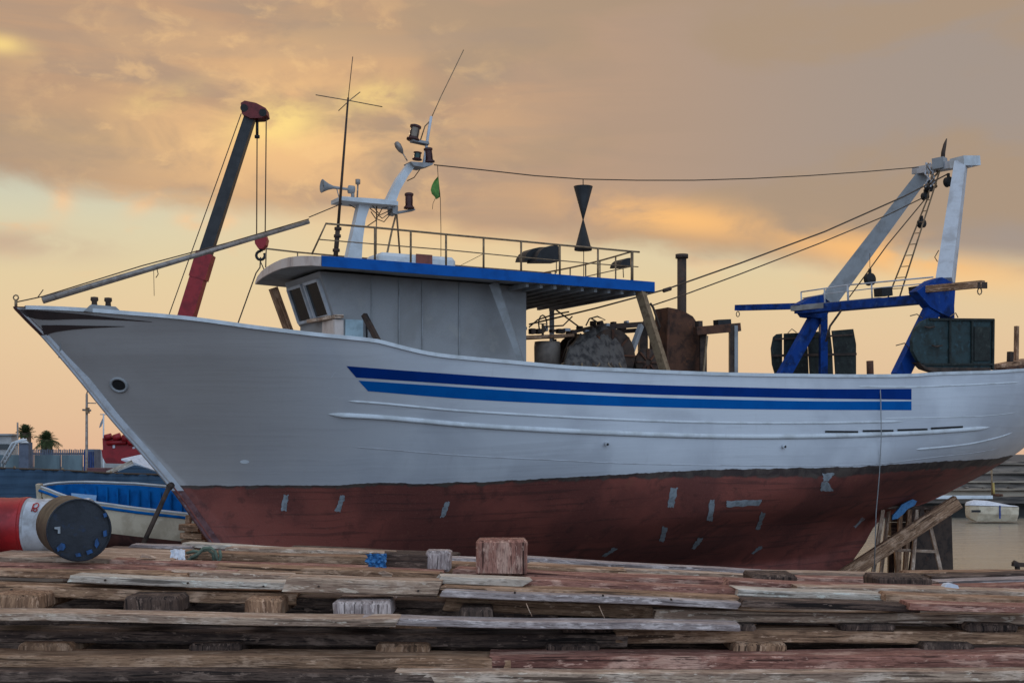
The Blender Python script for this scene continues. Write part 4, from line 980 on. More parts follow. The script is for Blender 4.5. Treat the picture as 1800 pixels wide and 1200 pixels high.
for q in (((1600, 555, -2.8), (1612, 552, -2.8), (1622, 560, -2.8)), ((1575, 607, -2.8), (1590, 603, -2.8), (1598, 612, -2.8)), ((1670, 556, -2.8), (1680, 550, -2.8), (1684, 558, -2.8)), ((1385, 585, 2.4), (1392, 578, 2.4), (1400, 584, 2.4))):
    rail([P(*p) for p in q], .014).build('hook_ring', M['steel'], boat)
# stern fittings
rail([P(1529, 634, -2.6), P(1530, 668, -2.6)], .085).build('vent_pipe', M['rust'], boat)
bar(1787, 573, 1786, 645, -.5, -.5, .1, .1, 'stern_post', M['wood_brown']); bar(1776, 618, 1775, 650, -.8, -.8, .13, .13, 'stern_post', M['darkrust']); bar(1750, 645, 1806, 634, -1.2, -.3, .35, .14, 'stern_timber', M['wood_brown']); bar(1760, 650, 1806, 644, -1.5, -.8, .3, .12, 'stern_timber', M['rust'])
rail([P(1745, 640, -2.2), P(1748, 650, -2.45), P(1746, 660, -2.5), P(1748, 671, -2.5)], .04).build('shackle', M['rust'], boat)
# rudder and keel post
mb = MB(); mb.prism([P(1618, 895, -.06), P(1672, 884, -.06), P(1676, 1012, -.06), P(1600, 1012, -.06)], DV * .12); mb.build('rudder', M['darkrust'], boat)
mb = MB(); mb.beam(BP(7.5, 0, .32), BP(21.2, 0, .1), .24, .3); mb.build('keel', M['darkrust'], boat)

# ---------------------------------------------------------------- things hung on the boat
ds = thing('day_shape', P(1025, 440, 0), 'black hourglass day signal of two cones hanging above the cabin roof', 'day signal')
s = px_m(1025, 0); c = P(1025, 386, 0)
mb = MB(); mb.lathe(c, V(0, 0, 1), [(0, .015), (58 * s, 17 * s), (58 * s, 16 * s), (54 * s, 0)], 24); mb.build('upper_cone', M['dark'], ds)
mb = MB(); mb.lathe(c, V(0, 0, -1), [(0, .015), (47 * s, 13.5 * s), (48 * s, 15.5 * s), (54 * s, 15.5 * s), (54 * s, 0)], 24); mb.build('lower_cone', M['dark'], ds)
mb = MB(); mb.tube([P(1025, 315, 0), P(1025, 330, 0)], .012, 6); mb.tube([P(1026, 438, 0), P(1026, 492, 0)], .01, 6); mb.build('cord', M['rope'], ds)
fl = thing('pennant', P(765, 350, 0), 'small ragged green flag hanging from the stay behind the mast', 'flag')
mb = MB(); vv = []; FL = [(770, 310, 770), (763, 318, 771), (759, 326, 772), (757, 334, 773), (759, 341, 774), (764, 346, 774), (766, 350, 768)]
for i, (a, y, b_) in enumerate(FL):
    for j in range(4): x = a + (b_ - a) * j / 3; vv.append(P(x, y, .06 * math.sin(j * 1.7 + i * .5)))
mb.add(vv, [(i * 4 + j, i * 4 + j + 1, i * 4 + 5 + j, i * 4 + 4 + j) for i in range(6) for j in range(3)], 0, None, True); mb.build('cloth', M['green'], fl)
mb = MB(); mb.tube([P(769, 291, 0), P(770, 310, 0), P(774, 350, 0), P(775, 400, 0), P(775, 468, 0)], .008, 5); mb.tube([P(765, 349, 0), P(761, 358, 0), P(760, 368, 0)], .006, 5); mb.build('halyard', M['rope'], fl)

nh = thing('fishing_net', P(1050, 650, 0), 'heap of grey brown fishing net piled over the trawl winch amidships', 'net')
m = MB(); vv = []; rr = random.Random(12); NA, NB = 30, 14; s_ = px_m(1040, 0)
for i in range(NA + 1):
    for j in range(NB + 1):
        a = i / NA; b_ = j / NB * 2 - 1; x = 990 + 112 * a
        top_ = lerp_tab([(990, 648), (998, 622), (1012, 604), (1035, 590), (1060, 580), (1080, 588), (1095, 606), (1102, 650)], x)
        hgt = (665 - top_) * max(0, 1 - b_ ** 4) ** .4; fold = 2.4 * math.sin(a * 34 + b_ * 2.5) + 2.2 * math.sin(a * 61 + b_ * 5) + rr.uniform(-1.3, 1.3)
        vv.append(P(x, 655 - hgt - fold * min(1, hgt / 30), b_ * 1.5 - .1))
m.add(vv, [(i * (NB + 1) + j, (i + 1) * (NB + 1) + j, (i + 1) * (NB + 1) + j + 1, i * (NB + 1) + j + 1) for i in range(NA) for j in range(NB)], 0, None, True)
m.build('net_heap', paint('grey_brown_netting', (98, 90, 84), (46, 42, 42), .9, 7, .95, fine=60, bump=1.0), nh)
for k in range(9):
    x = 1000 + 11 * k; tp = lerp_tab([(990, 648), (998, 622), (1012, 604), (1035, 590), (1060, 580), (1080, 588), (1095, 606), (1102, 650)], x)
    m = MB(); m.tube([P(x, tp - 1, -.1), P(x + rr.uniform(-6, 6), tp + 16, -1.0), P(x + rr.uniform(-14, 14), 640, -1.55), P(x + rr.uniform(-18, 18), 656, -1.6)], .022, 5); m.build('net_rope', M['rope'] if k % 2 else M['steel'], nh)
def door_thing(name, label, v, panels, outline, strip, mat):
    t = thing(name, P(outline[0][0], 655, v), label, 'trawl door', 'steel and timber trawl doors hung at the stern')
    return t
td = thing('trawl_door', P(1680, 655, -3.0), 'dark green D shaped trawl door hanging on the near quarter of the trawler', 'trawl door', 'trawl doors hung at the stern gantry')
OUT = [(1634, 559), (1748, 560), (1746, 642), (1741, 652), (1700, 655), (1652, 655), (1630, 647), (1614, 634), (1605, 617), (1604, 598), (1610, 577), (1620, 565)]
mb = MB(); mb.prism([P(x, y, -3.05) for x, y in OUT], DV * .10); body = mb.build('door_plate', M['door_green'], td)
mb = MB()
for x in (1670, 1709): mb.beam(P(x, 562, -3.08), P(x, 640, -3.08), .05, .05)
for y in (640,): mb.beam(P(1622, y, -3.08), P(1745, y, -3.08), .05, .05)
mb.beam(P(1634, 561, -3.08), P(1747, 562, -3.08), .05, .06); mb.beam(P(1746, 561, -3.08), P(1745, 650, -3.08), .05, .06)
mb.build('stiffener', M['door_dark'], td)
mb = MB(); mb.prism([P(x, y, -3.12) for x, y in [(1614, 636), (1630, 645), (1655, 646), (1742, 646), (1741, 654), (1700, 656), (1650, 656), (1626, 648)]], DV * .22); mb.build('shoe', M['darkrust'], td)
mb = MB(); mb.prism([P(1713, 574, -3.09), P(1741, 575, -3.09), P(1740, 634, -3.09), P(1713, 634, -3.09)], DV * .04); mb.build('recess_panel', M['door_dark'], td)
mb = MB()
for (x, y) in ((1625, 574), (1638, 607)): mb.tube([P(x, y, -3.1), P(x + 8, y + 2, -3.2), P(x + 18, y, -3.1)], .02, 6)
mb.build('bracket', M['darkrust'], td)
td2 = thing('trawl_door', P(1430, 658, 3.0), 'black slatted trawl door with daylight gaps on the far side behind blue legs', 'trawl door', 'trawl doors hung at the stern gantry')
for poly in ([(1360, 592), (1366, 587), (1375, 586), (1375, 668), (1366, 668), (1358, 640), (1356, 612)], [(1379, 586), (1417, 584), (1420, 615), (1422, 668), (1379, 668)], [(1420, 584), (1459, 581), (1463, 615), (1465, 668), (1425, 668)], [(1463, 581), (1500, 578), (1505, 605), (1505, 668), (1470, 668), (1467, 620)]):
    mb = MB(); mb.prism([P(x, y, 3.0) for x, y in poly], DV * .04); mb.build('board', M['door_dark'], td2)
mb = MB(); mb.beam(P(1357, 625, 2.97), P(1505, 622, 2.97), .05, .07); mb.beam(P(1362, 596, 2.97), P(1500, 588, 2.97), .04, .05); mb.build('crossbar', M['darkrust'], td2)
o = MB().tube([P(1546, 661, -3.35), BP(*hn_off(*[hit(1545, 700)[k] for k in (0, 2)], .06)), BP(*hn_off(*[hit(1543, 765)[k] for k in (0, 2)], .12)), BP(*hn_off(*[hit(1541, 830)[k] for k in (0, 2)], .1)), P(1540, 900, -2.9), P(1537, 1000, -2.8)], .012, 6).build('hanging_rope', M['whitegrey'])
base_origin(o); tag(o, 'thin pale rope hanging down the hull near its stern', 'rope')
#@@REST
# ------------------------------------------------------------------ supports under the trawler
KB = [(8.6, 'dark keel block under the bow end of the keel'), (11.5, 'second dark keel block from the bow under the trawler'), (14.5, 'dark keel block under the middle of the trawler'), (17.5, 'dark keel block between the middle and the stern post'), (20.3, 'dark keel block under the stern end of the keel')]
for k, (u, lb) in enumerate(KB):
    m = MB(); zt = z_keel(u) - .20 - .001
    for q in range(2):
        h = max((zt) / 2, .05); m.frame_box(BP(u - .2, -.6 + .05 * q, h * q), DU * .4, DV * (1.2 - .1 * q), V(0, 0, h - .003), 0, .02)
    o = m.build('keel_block', M['wood_dark']); base_origin(o); tag(o, lb, 'block', 'keel blocks under the trawler')
def single(mb, name, mat, label, cat, group=None):
    o = mb.build(name, mat); base_origin(o); return tag(o, label, cat, group)
# trestle at the stern
tr_ = thing('trestle', W(1600, 1010, 37), 'rough timber trestle with a plank top beside the rudder under the stern', 'trestle')
def wbar(x0, y0, x1, y1, Y0, Y1, w_, h_, name, mat, parent): mb = MB(); mb.beam(W(x0, y0, Y0), W(x1, y1, Y1), w_, h_, bev=.01, jit=.003); return mb.build(name, mat, parent)
wbar(1540, 890, 1648, 893, 36.2, 36.2, .5, .09, 'top_plank', M['wood_dark'], tr_)
for a in ((1552, 895, 1534, 1012, 36.0), (1612, 895, 1603, 1012, 36.0), (1628, 895, 1656, 1012, 36.4), (1562, 895, 1548, 1012, 36.6)): wbar(a[0], a[1], a[2], a[3], a[4], a[4], .09, .10, 'leg', M['wood_pale'], tr_)
wbar(1568, 966, 1645, 969, 35.9, 36.3, .07, .08, 'stretcher', M['wood_pale'], tr_)
t = thing('raking_shore', W(1500, 1012, 35.4), 'long thick raking timber leaning up to the right under the stern', 'timber prop')
wbar(1476, 1016, 1684, 881, 35.4, 35.4, .22, .36, 'prop_timber', M['wood_brown'], t)
t = thing('hull_shore', W(1545, 1012, 37.6), 'upright wooden props standing side by side below the counter', 'timber prop')
for a in ((1575, 985, 1578, 1012), (1583, 905, 1579, 1012), (1600, 905, 1590, 1012)): wbar(a[0], a[1] - 30, a[2], a[3], 37.6, 37.6, .12, .12, 'prop_timber', M['wood_brown'], t)
m = MB(); pts = [(1604, 877), (1612, 880), (1608, 888), (1596, 894), (1588, 903), (1578, 911), (1568, 913), (1570, 905), (1578, 896), (1586, 886)]
m.prism([W(x, y, 35.8) for x, y in pts], V(0, .12, 0)); single(m, 'cloth_bundle', M['cloth_blue'], 'crumpled blue cloth hung over the trestle top at the stern', 'cloth')
m = MB(); m.tube([W(297, 856, 27.6), W(252, 955, 27.2)], .05, 8); m.tube([W(297, 856, 27.6), W(302, 852, 27.7)], .07, 8); single(m, 'steel_prop', M['darkrust'], 'thin dark steel prop leaning against the stem near the blue boat', 'prop')
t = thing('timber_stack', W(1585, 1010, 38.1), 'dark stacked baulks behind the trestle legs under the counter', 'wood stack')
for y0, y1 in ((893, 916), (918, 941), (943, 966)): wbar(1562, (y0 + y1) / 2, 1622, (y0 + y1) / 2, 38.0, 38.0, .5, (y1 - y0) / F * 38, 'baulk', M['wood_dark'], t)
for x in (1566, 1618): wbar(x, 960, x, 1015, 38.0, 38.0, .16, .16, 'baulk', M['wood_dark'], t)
t = thing('bow_crib', W(345, 960, 29.2), 'small crib of stacked wood wedged below the bow beside the blue boat', 'wood stack')
for a in ((326, 925, 360, 928), (328, 940, 366, 942), (330, 952, 372, 953)): wbar(*a, 29.2, 29.0, .5, .13, 'crib_timber', M['wood_brown'], t)
for x in (332, 348): wbar(x, 905, x - 4, 965, 29.6, 29.6, .12, .12, 'crib_post', M['wood_brown'], t)

# ------------------------------------------------------------------ blue and cream wooden boat behind
YB = 31.5
wb = thing('wooden_boat', W(230, 990, YB), 'small open wooden boat, bright blue inside and cream outside, behind the drums', 'boat')
near = [(70, 856), (85, 861), (100, 867), (125, 876), (150, 881), (175, 885), (240, 894), (330, 904), (430, 916), (520, 926), (560, 924)]
far = [(70, 855), (85, 852), (100, 850), (125, 848.5), (150, 848), (175, 848.5), (240, 851), (330, 859), (430, 872), (520, 895), (560, 922)]
n = len(near); NP = [W(x, y, YB) for x, y in near]
NP = []; FP = []
for (x, y), (x2, y2) in zip(near, far):
    bw = (y - y2) / 46.0; NP.append(W(x, y, YB - .8 * bw)); FP.append(W(x2, y2, YB + .9 * bw))
def hullrow(a, f, k, i):
    """k 0 gunwale .. 1 keel on the near side"""
    mid = (a + f) / 2; nrm = V(0, -.35, -1).normalized(); dpt = 1.35 * min(1, .35 + (i * .25)); 
    keel = mid + V(0, .15, -dpt); c = a.lerp(keel, k); bul = math.sin(math.pi * k) * .32 * min(1, i * .3); return c + V(0, -bul, -bul * .7)
m = MB(); K = 8; vv = []
for i, (a, f) in enumerate(zip(NP, FP)):
    for k in range(K + 1): vv.append(hullrow(a, f, k / K, i))
    for k in range(K, -1, -1):
        q = hullrow(a, f, k / K, i); kk = hullrow(a, f, 1, i); mid = (a + f) / 2; vv.append(Vector((f.x + (q.x - a.x), 2 * kk.y - q.y + (f.y + a.y - 2 * kk.y) * (1 - k / K), q.z + (f.z - a.z) * (1 - k / K))))
w_ = 2 * (K + 1); fs = []; mi = []
m.add(vv, [], 0)
for i in range(n - 1):
    for k in range(w_ - 1):
        m.f.append([i * w_ + k, i * w_ + k + 1, (i + 1) * w_ + k + 1, (i + 1) * w_ + k]); kk = min(k, w_ - 2 - k); m.mi.append(1 if kk >= 3 else 0); m.smooth.append(True)
m.build('hull', [M['boat_cream'], M['boat_red']], wb)
m = MB(); vv = []
for i, (a, f) in enumerate(zip(NP, FP)):
    d = .62 * min(1, .1 + i * .22); vv += [a + V(0, .05, -.02), a.lerp(f, .2) + V(0, 0, -d), a.lerp(f, .8) + V(0, 0, -d), f + V(0, -.05, -.02)]
m.add(vv, [(4 * i + k, 4 * i + k + 1, 4 * i + 5 + k, 4 * i + 4 + k) for i in range(n - 1) for k in range(3)]); m.build('lining', M['boat_blue'], wb)
for L_, nm in ((NP, 'gunwale'), (FP, 'gunwale')):
    m = MB(); pts = [p + V(0, 0, .02) for p in L_]; m.tube(pts, .028, 6); m.build(nm, M['white'], wb)
m = MB(); m.tube([p + V(0, -.03, -.075) for p in NP], .035, 6); m.build('rub_rail', M['boat_blue'], wb)
m = MB(); m.prism([NP[3] + V(0, .04, .01), NP[5] + V(-.1, .04, .01), (NP[5] + V(-.1, 0, .02)).lerp(FP[5], .33), NP[3].lerp(FP[3], .30)], V(0, 0, .02)); m.build('foredeck', M['boat_lightblue'], wb)
m = MB(); m.beam(W(69, 850, YB), W(73, 905, YB + .1), .12, .12); m.build('stem_post', M['boat_cream'], wb)
for k in range(16):
    p = FP[4].lerp(FP[8], k / 15); q = NP[4].lerp(NP[8], k / 15); m = MB(); m.beam(p.lerp(q, .02) + V(0, 0, -.05), p.lerp(q, .2) + V(0, 0, -.55), .04, .05); m.build('rib', M['boat_blue'], wb)
    m = MB(); m.beam(p.lerp(q, .3) + V(0, -.02, -.59), p.lerp(q, .75) + V(0, -.02, -.59), .07, .04); m.build('floor_board', M['navy'] if k % 2 else M['boat_blue'], wb)
m = MB(); 
for x in (120, 215, 300):
    p = W(x, 955, YB); m = MB(); m.frame_box(V(p.x, YB - .4, 0), V(.35, 0, 0), V(0, 1.2, 0), V(0, 0, p.z - .0), 0, .02)
    single(m, 'boat_chock', M['wood_dark'], {120: 'dark wooden chock under the bow end of the blue boat', 215: 'dark wooden chock under the blue boat, just right of the black drum', 300: 'dark wooden chock under the blue boat nearest the trawler stem'}[x], 'chock', 'chocks under the blue boat')

# ------------------------------------------------------------------ mobile crane
YC = 47
cr = thing('mobile_crane', W(225, 968, YC), 'red mobile crane with a tall black boom standing behind the trawler bow', 'crane')
m = MB(); m.beam(W(258, 792, YC), W(357, 462, YC), .6, .62, w2=(.5, .50)); lowb = m.build('lower_boom', M['red'], cr)
m = MB(); m.beam(W(349, 490, YC), W(362, 446, YC), .56, .58); m.build('boom_collar', M['red'], cr)
m = MB(); m.beam(W(354, 470, YC), W(440, 206, YC), .40, .42, w2=(.34, .36)); m.build('upper_boom', M['boomblack'], cr)
m = MB(); m.prism([W(x, y, YC - .3) for x, y in ((423, 181), (430, 177), (450, 181), (467, 190), (469, 202), (460, 207), (440, 208), (425, 200))], V(0, .6, 0)); m.build('boom_head', M['lampred'] if False else paint('dark_red_paint', (112, 26, 26), (70, 18, 18), .6, 4, .5), cr)
for x in (429, 462):
    m = MB(); m.cyl(W(x, 190 if x < 440 else 198, YC - .34), W(x, 190 if x < 440 else 198, YC + .34), .13, n=16); m.build('sheave', M['boomblack'], cr)
m = MB(); m.tube([W(424, 200, YC - .3), W(296, 556, YC - .3), W(262, 650, YC - .3), W(235, 780, YC - .3)], .018, 5); m.build('hoist_cable', M['rope'], cr)
for x0, x1 in ((452, 451), (468, 466)):
    m = MB(); m.tube([W(x0, 200, YC), W(x1, 416, YC)], .022, 5); m.build('hoist_cable', M['rope'], cr)
m = MB(); m.tube([W(452, 208, YC), W(452, 238, YC)], .05, 8); m.tube([W(452, 238, YC), W(452, 243, YC)], .09, 8); m.build('limit_weight', M['dark'], cr)
hb = MB(); hb.prism([W(x, y, YC - .22) for x, y in ((449, 413), (466, 412), (469, 420), (467, 430), (461, 437), (454, 437), (448, 428), (447, 418))], V(0, .44, 0)); hk = hb.build('hook_block', M['red'], cr)
m = MB(); c = W(458, 449, YC); m.tube([W(459, 437, YC), W(459, 442, YC)], .06, 8); m.tube([c + V(.15 * math.cos(a * .5236), 0, .15 * math.sin(a * .5236)) for a in range(3, 14)], .05, 8); m.build('hook', M['dark'], hk)
o = MB().tube([W(458, 452, YC), W(457, 470, YC), W(450, 480, YC), W(418, 569, YC), W(400, 640, YC)], .025, 6).tube([W(458, 460, YC), W(466, 478, YC)], .02, 6).build('lifting_sling', M['rope']); base_origin(o); tag(o, 'dark lifting sling hanging from the crane hook behind the cabin', 'sling')
m = MB(); m.prism([W(x, y, YC - 1.1) for x, y in ((178, 790), (240, 788), (262, 796), (262, 812), (230, 815), (186, 814), (180, 803))], V(0, 2.2, 0)); m.build('superstructure', M['red'], cr)
m = MB(); m.prism([W(x, y, YC - .9) for x, y in ((180, 770), (186, 768), (192, 770), (196, 768), (214, 768), (222, 770), (240, 771), (244, 778), (250, 780), (256, 792), (181, 792))], V(0, 1.8, 0)); ec = m.build('engine_cover', M['red'], cr)
for x, y in ((200, 785), (235, 788)):
    m = MB(); m.prism([W(x - 2, y - 3, YC - .94), W(x + 2, y - 3, YC - .94), W(x + 2, y + 2, YC - .94), W(x - 2, y + 2, YC - .94)], V(0, .03, 0)); m.build('work_lamp', M['white_bright'], ec)
m = MB(); a = W(130, 850, YC); m.frame_box(V(a.x, YC - 1.25, .75), V(5.6, 0, 0), V(0, 2.5, 0), V(0, 0, .75), 0, .05); m.build('chassis', M['red'], cr)
m = MB(); m.frame_box(V(a.x - .2, YC - 1.25, 1.35), V(1.3, 0, 0), V(0, 2.5, 0), V(0, 0, 1.35), 0, .1); m.build('cab', M['red'], cr)
for x in (.7, 2.0, 3.6, 4.9):
    for yy in (-1.3, 1.0):
        m = MB(); m.lathe(V(a.x + x, YC + yy, .55), V(0, 1, 0), [(0, 0), (0, .3), (.04, .55), (.28, .55), (.32, .3), (.32, 0)], 20); m.build('wheel', M['dark'], cr)
for x0, y0, x1, y1, r_ in ((184, 769, 196, 766, .10), (200, 770, 212, 766, .12), (216, 771, 236, 769, .14), (226, 776, 246, 779, .12), (188, 778, 222, 777, .08), (236, 772, 240, 764, .07)):
    m = MB(); m.tube([W(x0, y0, YC - .95), W(x1, y1, YC - .95)], r_, 8); m.build('hydraulic_part', M['red'], cr)

# ------------------------------------------------------------------ left background
def wq(x0, x1, y0, y1, Y, th, mb=None, mi=0):
    mb = mb or MB(); mb.prism([W(x0, y0, Y), W(x1, y0, Y), W(x1, y1, Y), W(x0, y1, Y)], V(0, th, 0), mi); return mb
nf = thing('net_fence', W(130, 960, 43), 'long fence covered in dark blue shade netting behind the wooden boat', 'fence')
m = MB(); zt = [(-200, 822), (0, 822), (20, 823), (110, 826), (190, 831), (215, 832), (290, 834), (400, 836)]
top_ = [W(x, y, 43) for x, y in zt]; vv = []
N = 90
for i in range(N + 1):
    x = -200 + 600 * i / N; y = lerp_tab(zt, x)
    for j in range(9):
        yy = y + (962 - y) * j / 8; p = W(x, yy, 43); p.y += .05 * math.sin(i * .9 + j * 1.7) + .04 * math.sin(i * 2.3); vv.append(p)
m.add(vv, [(9 * i + j, 9 * i + j + 1, 9 * i + 10 + j, 9 * i + 9 + j) for i in range(N) for j in range(8)], 0, None, True); m.build('netting', M['net'], nf)
for x in (-60, 25, 110, 195, 285):
    m = MB(); m.tube([W(x, lerp_tab(zt, x) - 4, 43.1), V(W(x, 0, 43.1).x, 43.1, 0)], .035, 6); m.build('fence_post', M['steel'], nf)
m = MB(); m.tube([p + V(0, 0, 0) for p in top_], .03, 6); m.build('top_wire', M['rope'], nf)
# shed-like sheet screen with picket fence
sh = thing('sheet_fence', W(80, 830, 60), 'grey green sheet metal screen with upright seams beyond the net fence', 'fence')
for k, (x0, x1) in enumerate(((-120, -60), (-58, 8), (9, 58), (60, 107), (108, 146))):
    m = MB(); p = W(x0, 799, 60); q = W(x1, 799, 60); m.frame_box(V(p.x, 60, 0), V(q.x - p.x - .06, 0, 0), V(0, .06, 0), V(0, 0, p.z)); m.build('sheet_panel', M['shed'], sh)
pk = thing('picket_fence', W(100, 830, 61), 'blue grey picket fence rising above the sheet metal screen', 'fence')
for k in range(34):
    x = 54 + 3.2 * k; p = W(x, 789 + (k % 3) * .6, 61); m = MB(); m.frame_box(V(p.x, 61, 0), V(.045, 0, 0), V(0, .04, 0), V(0, 0, p.z)); m.build('picket', M['picket'], pk)
m = MB(); a, b_ = W(52, 797, 61.06), W(162, 797, 61.06); m.beam(a, b_, .04, .08); m.build('picket_rail', M['picket'], pk)
t = thing('container_store', W(158, 830, 57), 'dark blue ribbed container standing end on beside the street lamp', 'container')
m = MB(); p = W(147, 789, 57); q = W(165, 789, 57); m.frame_box(V(p.x, 57, 0), V(q.x - p.x, 0, 0), V(0, 1.0, 0), V(0, 0, p.z), 0, .03); body = m.build('container_body', M['picket'], t)
for k in range(5):
    m = MB(); m.frame_box(V(p.x + .03 + k * .09, 56.96, .2), V(.03, 0, 0), V(0, .04, 0), V(0, 0, p.z - .3)); m.build('door_rib', M['navy'], t)
t = thing('pale_wall', W(175, 850, 62), 'pale rendered wall between the container and the red crane', 'wall')
m = MB(); p = W(165, 790, 62); q = W(300, 790, 62); m.frame_box(V(p.x, 62, 0), V(q.x - p.x, 0, 0), V(0, .3, 0), V(0, 0, p.z)); m.build('wall_face', M['wall_pale'], t)
m = MB(); p = W(152, 822, 46); q = W(200, 822, 46); m.frame_box(V(p.x, 46, 0), V(q.x - p.x, 0, 0), V(0, .5, 0), V(0, 0, p.z), 0, .02); single(m, 'brick_wall', paint('dull_brick_red', (116, 78, 76), (86, 60, 60), .6, 6, .9), 'low dull red wall just behind the net fence', 'wall')
# white building and gangway
bd = thing('white_building', W(0, 815, 75), 'flat white building with a dark window band at the left edge', 'building')
m = MB(); p = W(-120, 764, 75); q = W(20, 764, 75); m.frame_box(V(p.x, 75, 0), V(q.x - p.x, 0, 0), V(0, .8, 0), V(0, 0, p.z)); m.build('wall', M['wall_pale'], bd)
m = MB(); wq(-100, 16, 780, 789, 74.93, .05, m); m.build('window', M['glass'], bd); m = MB(); wq(-122, 22, 762, 765, 74.8, 1.1, m); m.build('roof', M['whitegrey'], bd)
t = thing('gangway', W(10, 830, 58), 'sloping white gangway railing in front of the white building', 'gangway')
for d in (0, 7):
    m = MB(); m.tube([W(2 + d, 813, 58), W(22 + d, 778, 58), W(40 + d, 772, 58)], .05, 6); m.build('handrail', M['white'], t)
for k in range(6):
    x = 3 + k * 4; y = 812 - k * 6.6; m = MB(); m.tube([W(x, y, 58), W(x + 7, y + 3, 58.3)], .03, 5); m.tube([W(x, y, 58), W(x, y + 14, 58)], .025, 5); m.build('tread', M['whitegrey'], t)
t = thing('sentry_kiosk', W(42, 820, 59), 'small kiosk with a white pointed roof below the round palm', 'kiosk')
m = MB(); p = W(33, 777, 59); q = W(50, 777, 59); m.frame_box(V(p.x, 59, 0), V(q.x - p.x, 0, 0), V(0, .5, 0), V(0, 0, p.z)); m.build('wall', M['picket'], t)
m = MB(); a = W(41, 769, 59.2); c = [W(31, 778, 58.9), W(51, 778, 58.9), W(51, 778, 59.6), W(31, 778, 59.6)]; m.add(c + [a], [(0, 1, 4), (1, 2, 4), (2, 3, 4), (3, 0, 4), (3, 2, 1, 0)]); m.build('roof', M['white'], t)
# palms
def palm(px, py_c, py_base, Y, rpx, label, nfr, droop, name='palm_tree'):
    t = thing(name, V(W(px, 0, Y).x, Y, 0), label, 'palm tree', 'palm trees on the left skyline')
    c = W(px, py_c + rpx * .25, Y); r = rpx * 1.35 / F * Y
    m = MB(); pts = [V(c.x + .1, Y, 0), V(c.x + .05, Y, c.z * .5), c]; m.tube(pts, .3, 10, rs=[.42, .36, .42]); m.build('trunk', M['bark'], t)
    m = MB(); rr = random.Random(int(px))
    for k in range(nfr):
        a = rr.uniform(0, 6.283); el = rr.uniform(-.5, 1.45); L_ = r * rr.uniform(.8, 1.1); d = V(math.cos(a) * math.cos(el), math.sin(a) * math.cos(el), math.sin(el)); side = d.cross(V(0, 0, 1)).normalized() if abs(d.z) < .98 else V(1, 0, 0)
        prev = c
        for s_ in range(1, 7):
            tt = s_ / 6; p = c + d * L_ * tt + V(0, 0, -droop * r * tt * tt)
            for sg in (-1, 1):
                for q in range(2):
                    e = side * sg * (.14 + .2 * math.sin(math.pi * min(tt, .95))) * r + (p - prev) * .8 + V(0, 0, -.10 * r); b0 = prev.lerp(p, q * .5)
                    m.add([b0, b0 + (p - prev) * .35, b0 + e], [(0, 1, 2)])
            prev = p
    m.build('crown', M['leaf'], t)
palm(45, 757, 0, 105, 13, 'round headed palm tree behind the white roofed kiosk', 110, .12)
palm(82, 768, 0, 98, 18, 'spreading palm tree standing above the picket fence', 80, .35)
t = thing('small_tree', V(W(232, 0, 95).x, 95, 0), 'small brownish tree showing between the crane body and the stem', 'tree')
m = MB(); c = W(230, 765, 95); m.tube([V(c.x, 95, 0), c], .2, 8, rs=[.25, .12]); m.build('trunk', M['bark'], t)
m = MB(); rr = random.Random(5)
for k in range(420):
    d = Vector((rr.gauss(0, 1), rr.gauss(0, 1), rr.gauss(0, .9))).normalized() * (rr.random() ** .4) * .55; p = c + V(.1, 0, .1) + d + V(.25 if k % 3 == 0 else 0, 0, -.15 if k % 3 == 0 else 0); s_ = .07
    a = Vector((rr.uniform(-1, 1), rr.uniform(-1, 1), rr.uniform(-1, 1))).normalized() * s_; b_ = a.orthogonal().normalized() * s_; m.add([p - a, p + b_, p + a, p - b_], [(0, 1, 2, 3)])
m.build('crown', M['leaf2'], t)
# street lamp, flag pole, aerial
t = thing('street_lamp', V(W(152, 0, 52).x, 52, 0), 'tall thin street lamp with a curved arm left of the trawler stem', 'street lamp')
m = MB(); c = W(152, 0, 52); m.tube([V(c.x, 52, 0), W(152.5, 692, 52)], .06, 8, rs=[.075, .045]); m.build('pole', M['pole'], t)
m = MB(); m.tube([W(152.5, 692, 52), W(154, 686, 52), W(159, 684.5, 52), W(163, 686, 52)], .025, 6); m.tube([W(152, 708, 52), W(169, 708.5, 52)], .02, 6); m.tube([W(145, 720, 52), W(160, 721, 52)], .04, 6); m.build('arm', M['pole'], t)
m = MB(); m.lathe(W(164, 692, 52), V(0, 0, 1), [(0, 0), (.03, .1), (.1, .11), (.15, .04), (.15, 0)], 12); m.build('lamp_head', M['lampglass'], t)
m = MB(); m.prism([W(150, 716, 51.9), W(155, 716, 51.9), W(155, 726, 51.9), W(150, 726, 51.9)], V(0, .2, 0)); m.build('junction_box', M['steel'], t)
t = thing('flag_pole', V(W(182, 0, 56).x, 56, 0), 'slim white pole with a small drooping flag above the red crane body', 'flag pole')
m = MB(); c = W(182, 0, 56); m.tube([V(c.x, 56, 0), W(182, 727, 56)], .035, 6); m.tube([W(176, 728, 56), W(187, 728, 56)], .02, 5); m.build('pole', M['white'], t)
m = MB(); m.prism([W(181, 733, 56), W(182, 738, 56), W(178, 749, 56), W(174, 752, 56), W(176, 744, 56)], V(0, .03, 0)); m.build('flag', M['whitegrey'], t)
m = MB(); m.tube([V(W(31, 0, 70).x, 70, 0), W(31, 742, 70)], .05, 6); m.tube([W(58, 757, 70), W(72, 757, 70)], .015, 5) if False else None; single(m, 'aerial_mast', M['pole'], 'thin bare aerial mast left of the round palm', 'mast')
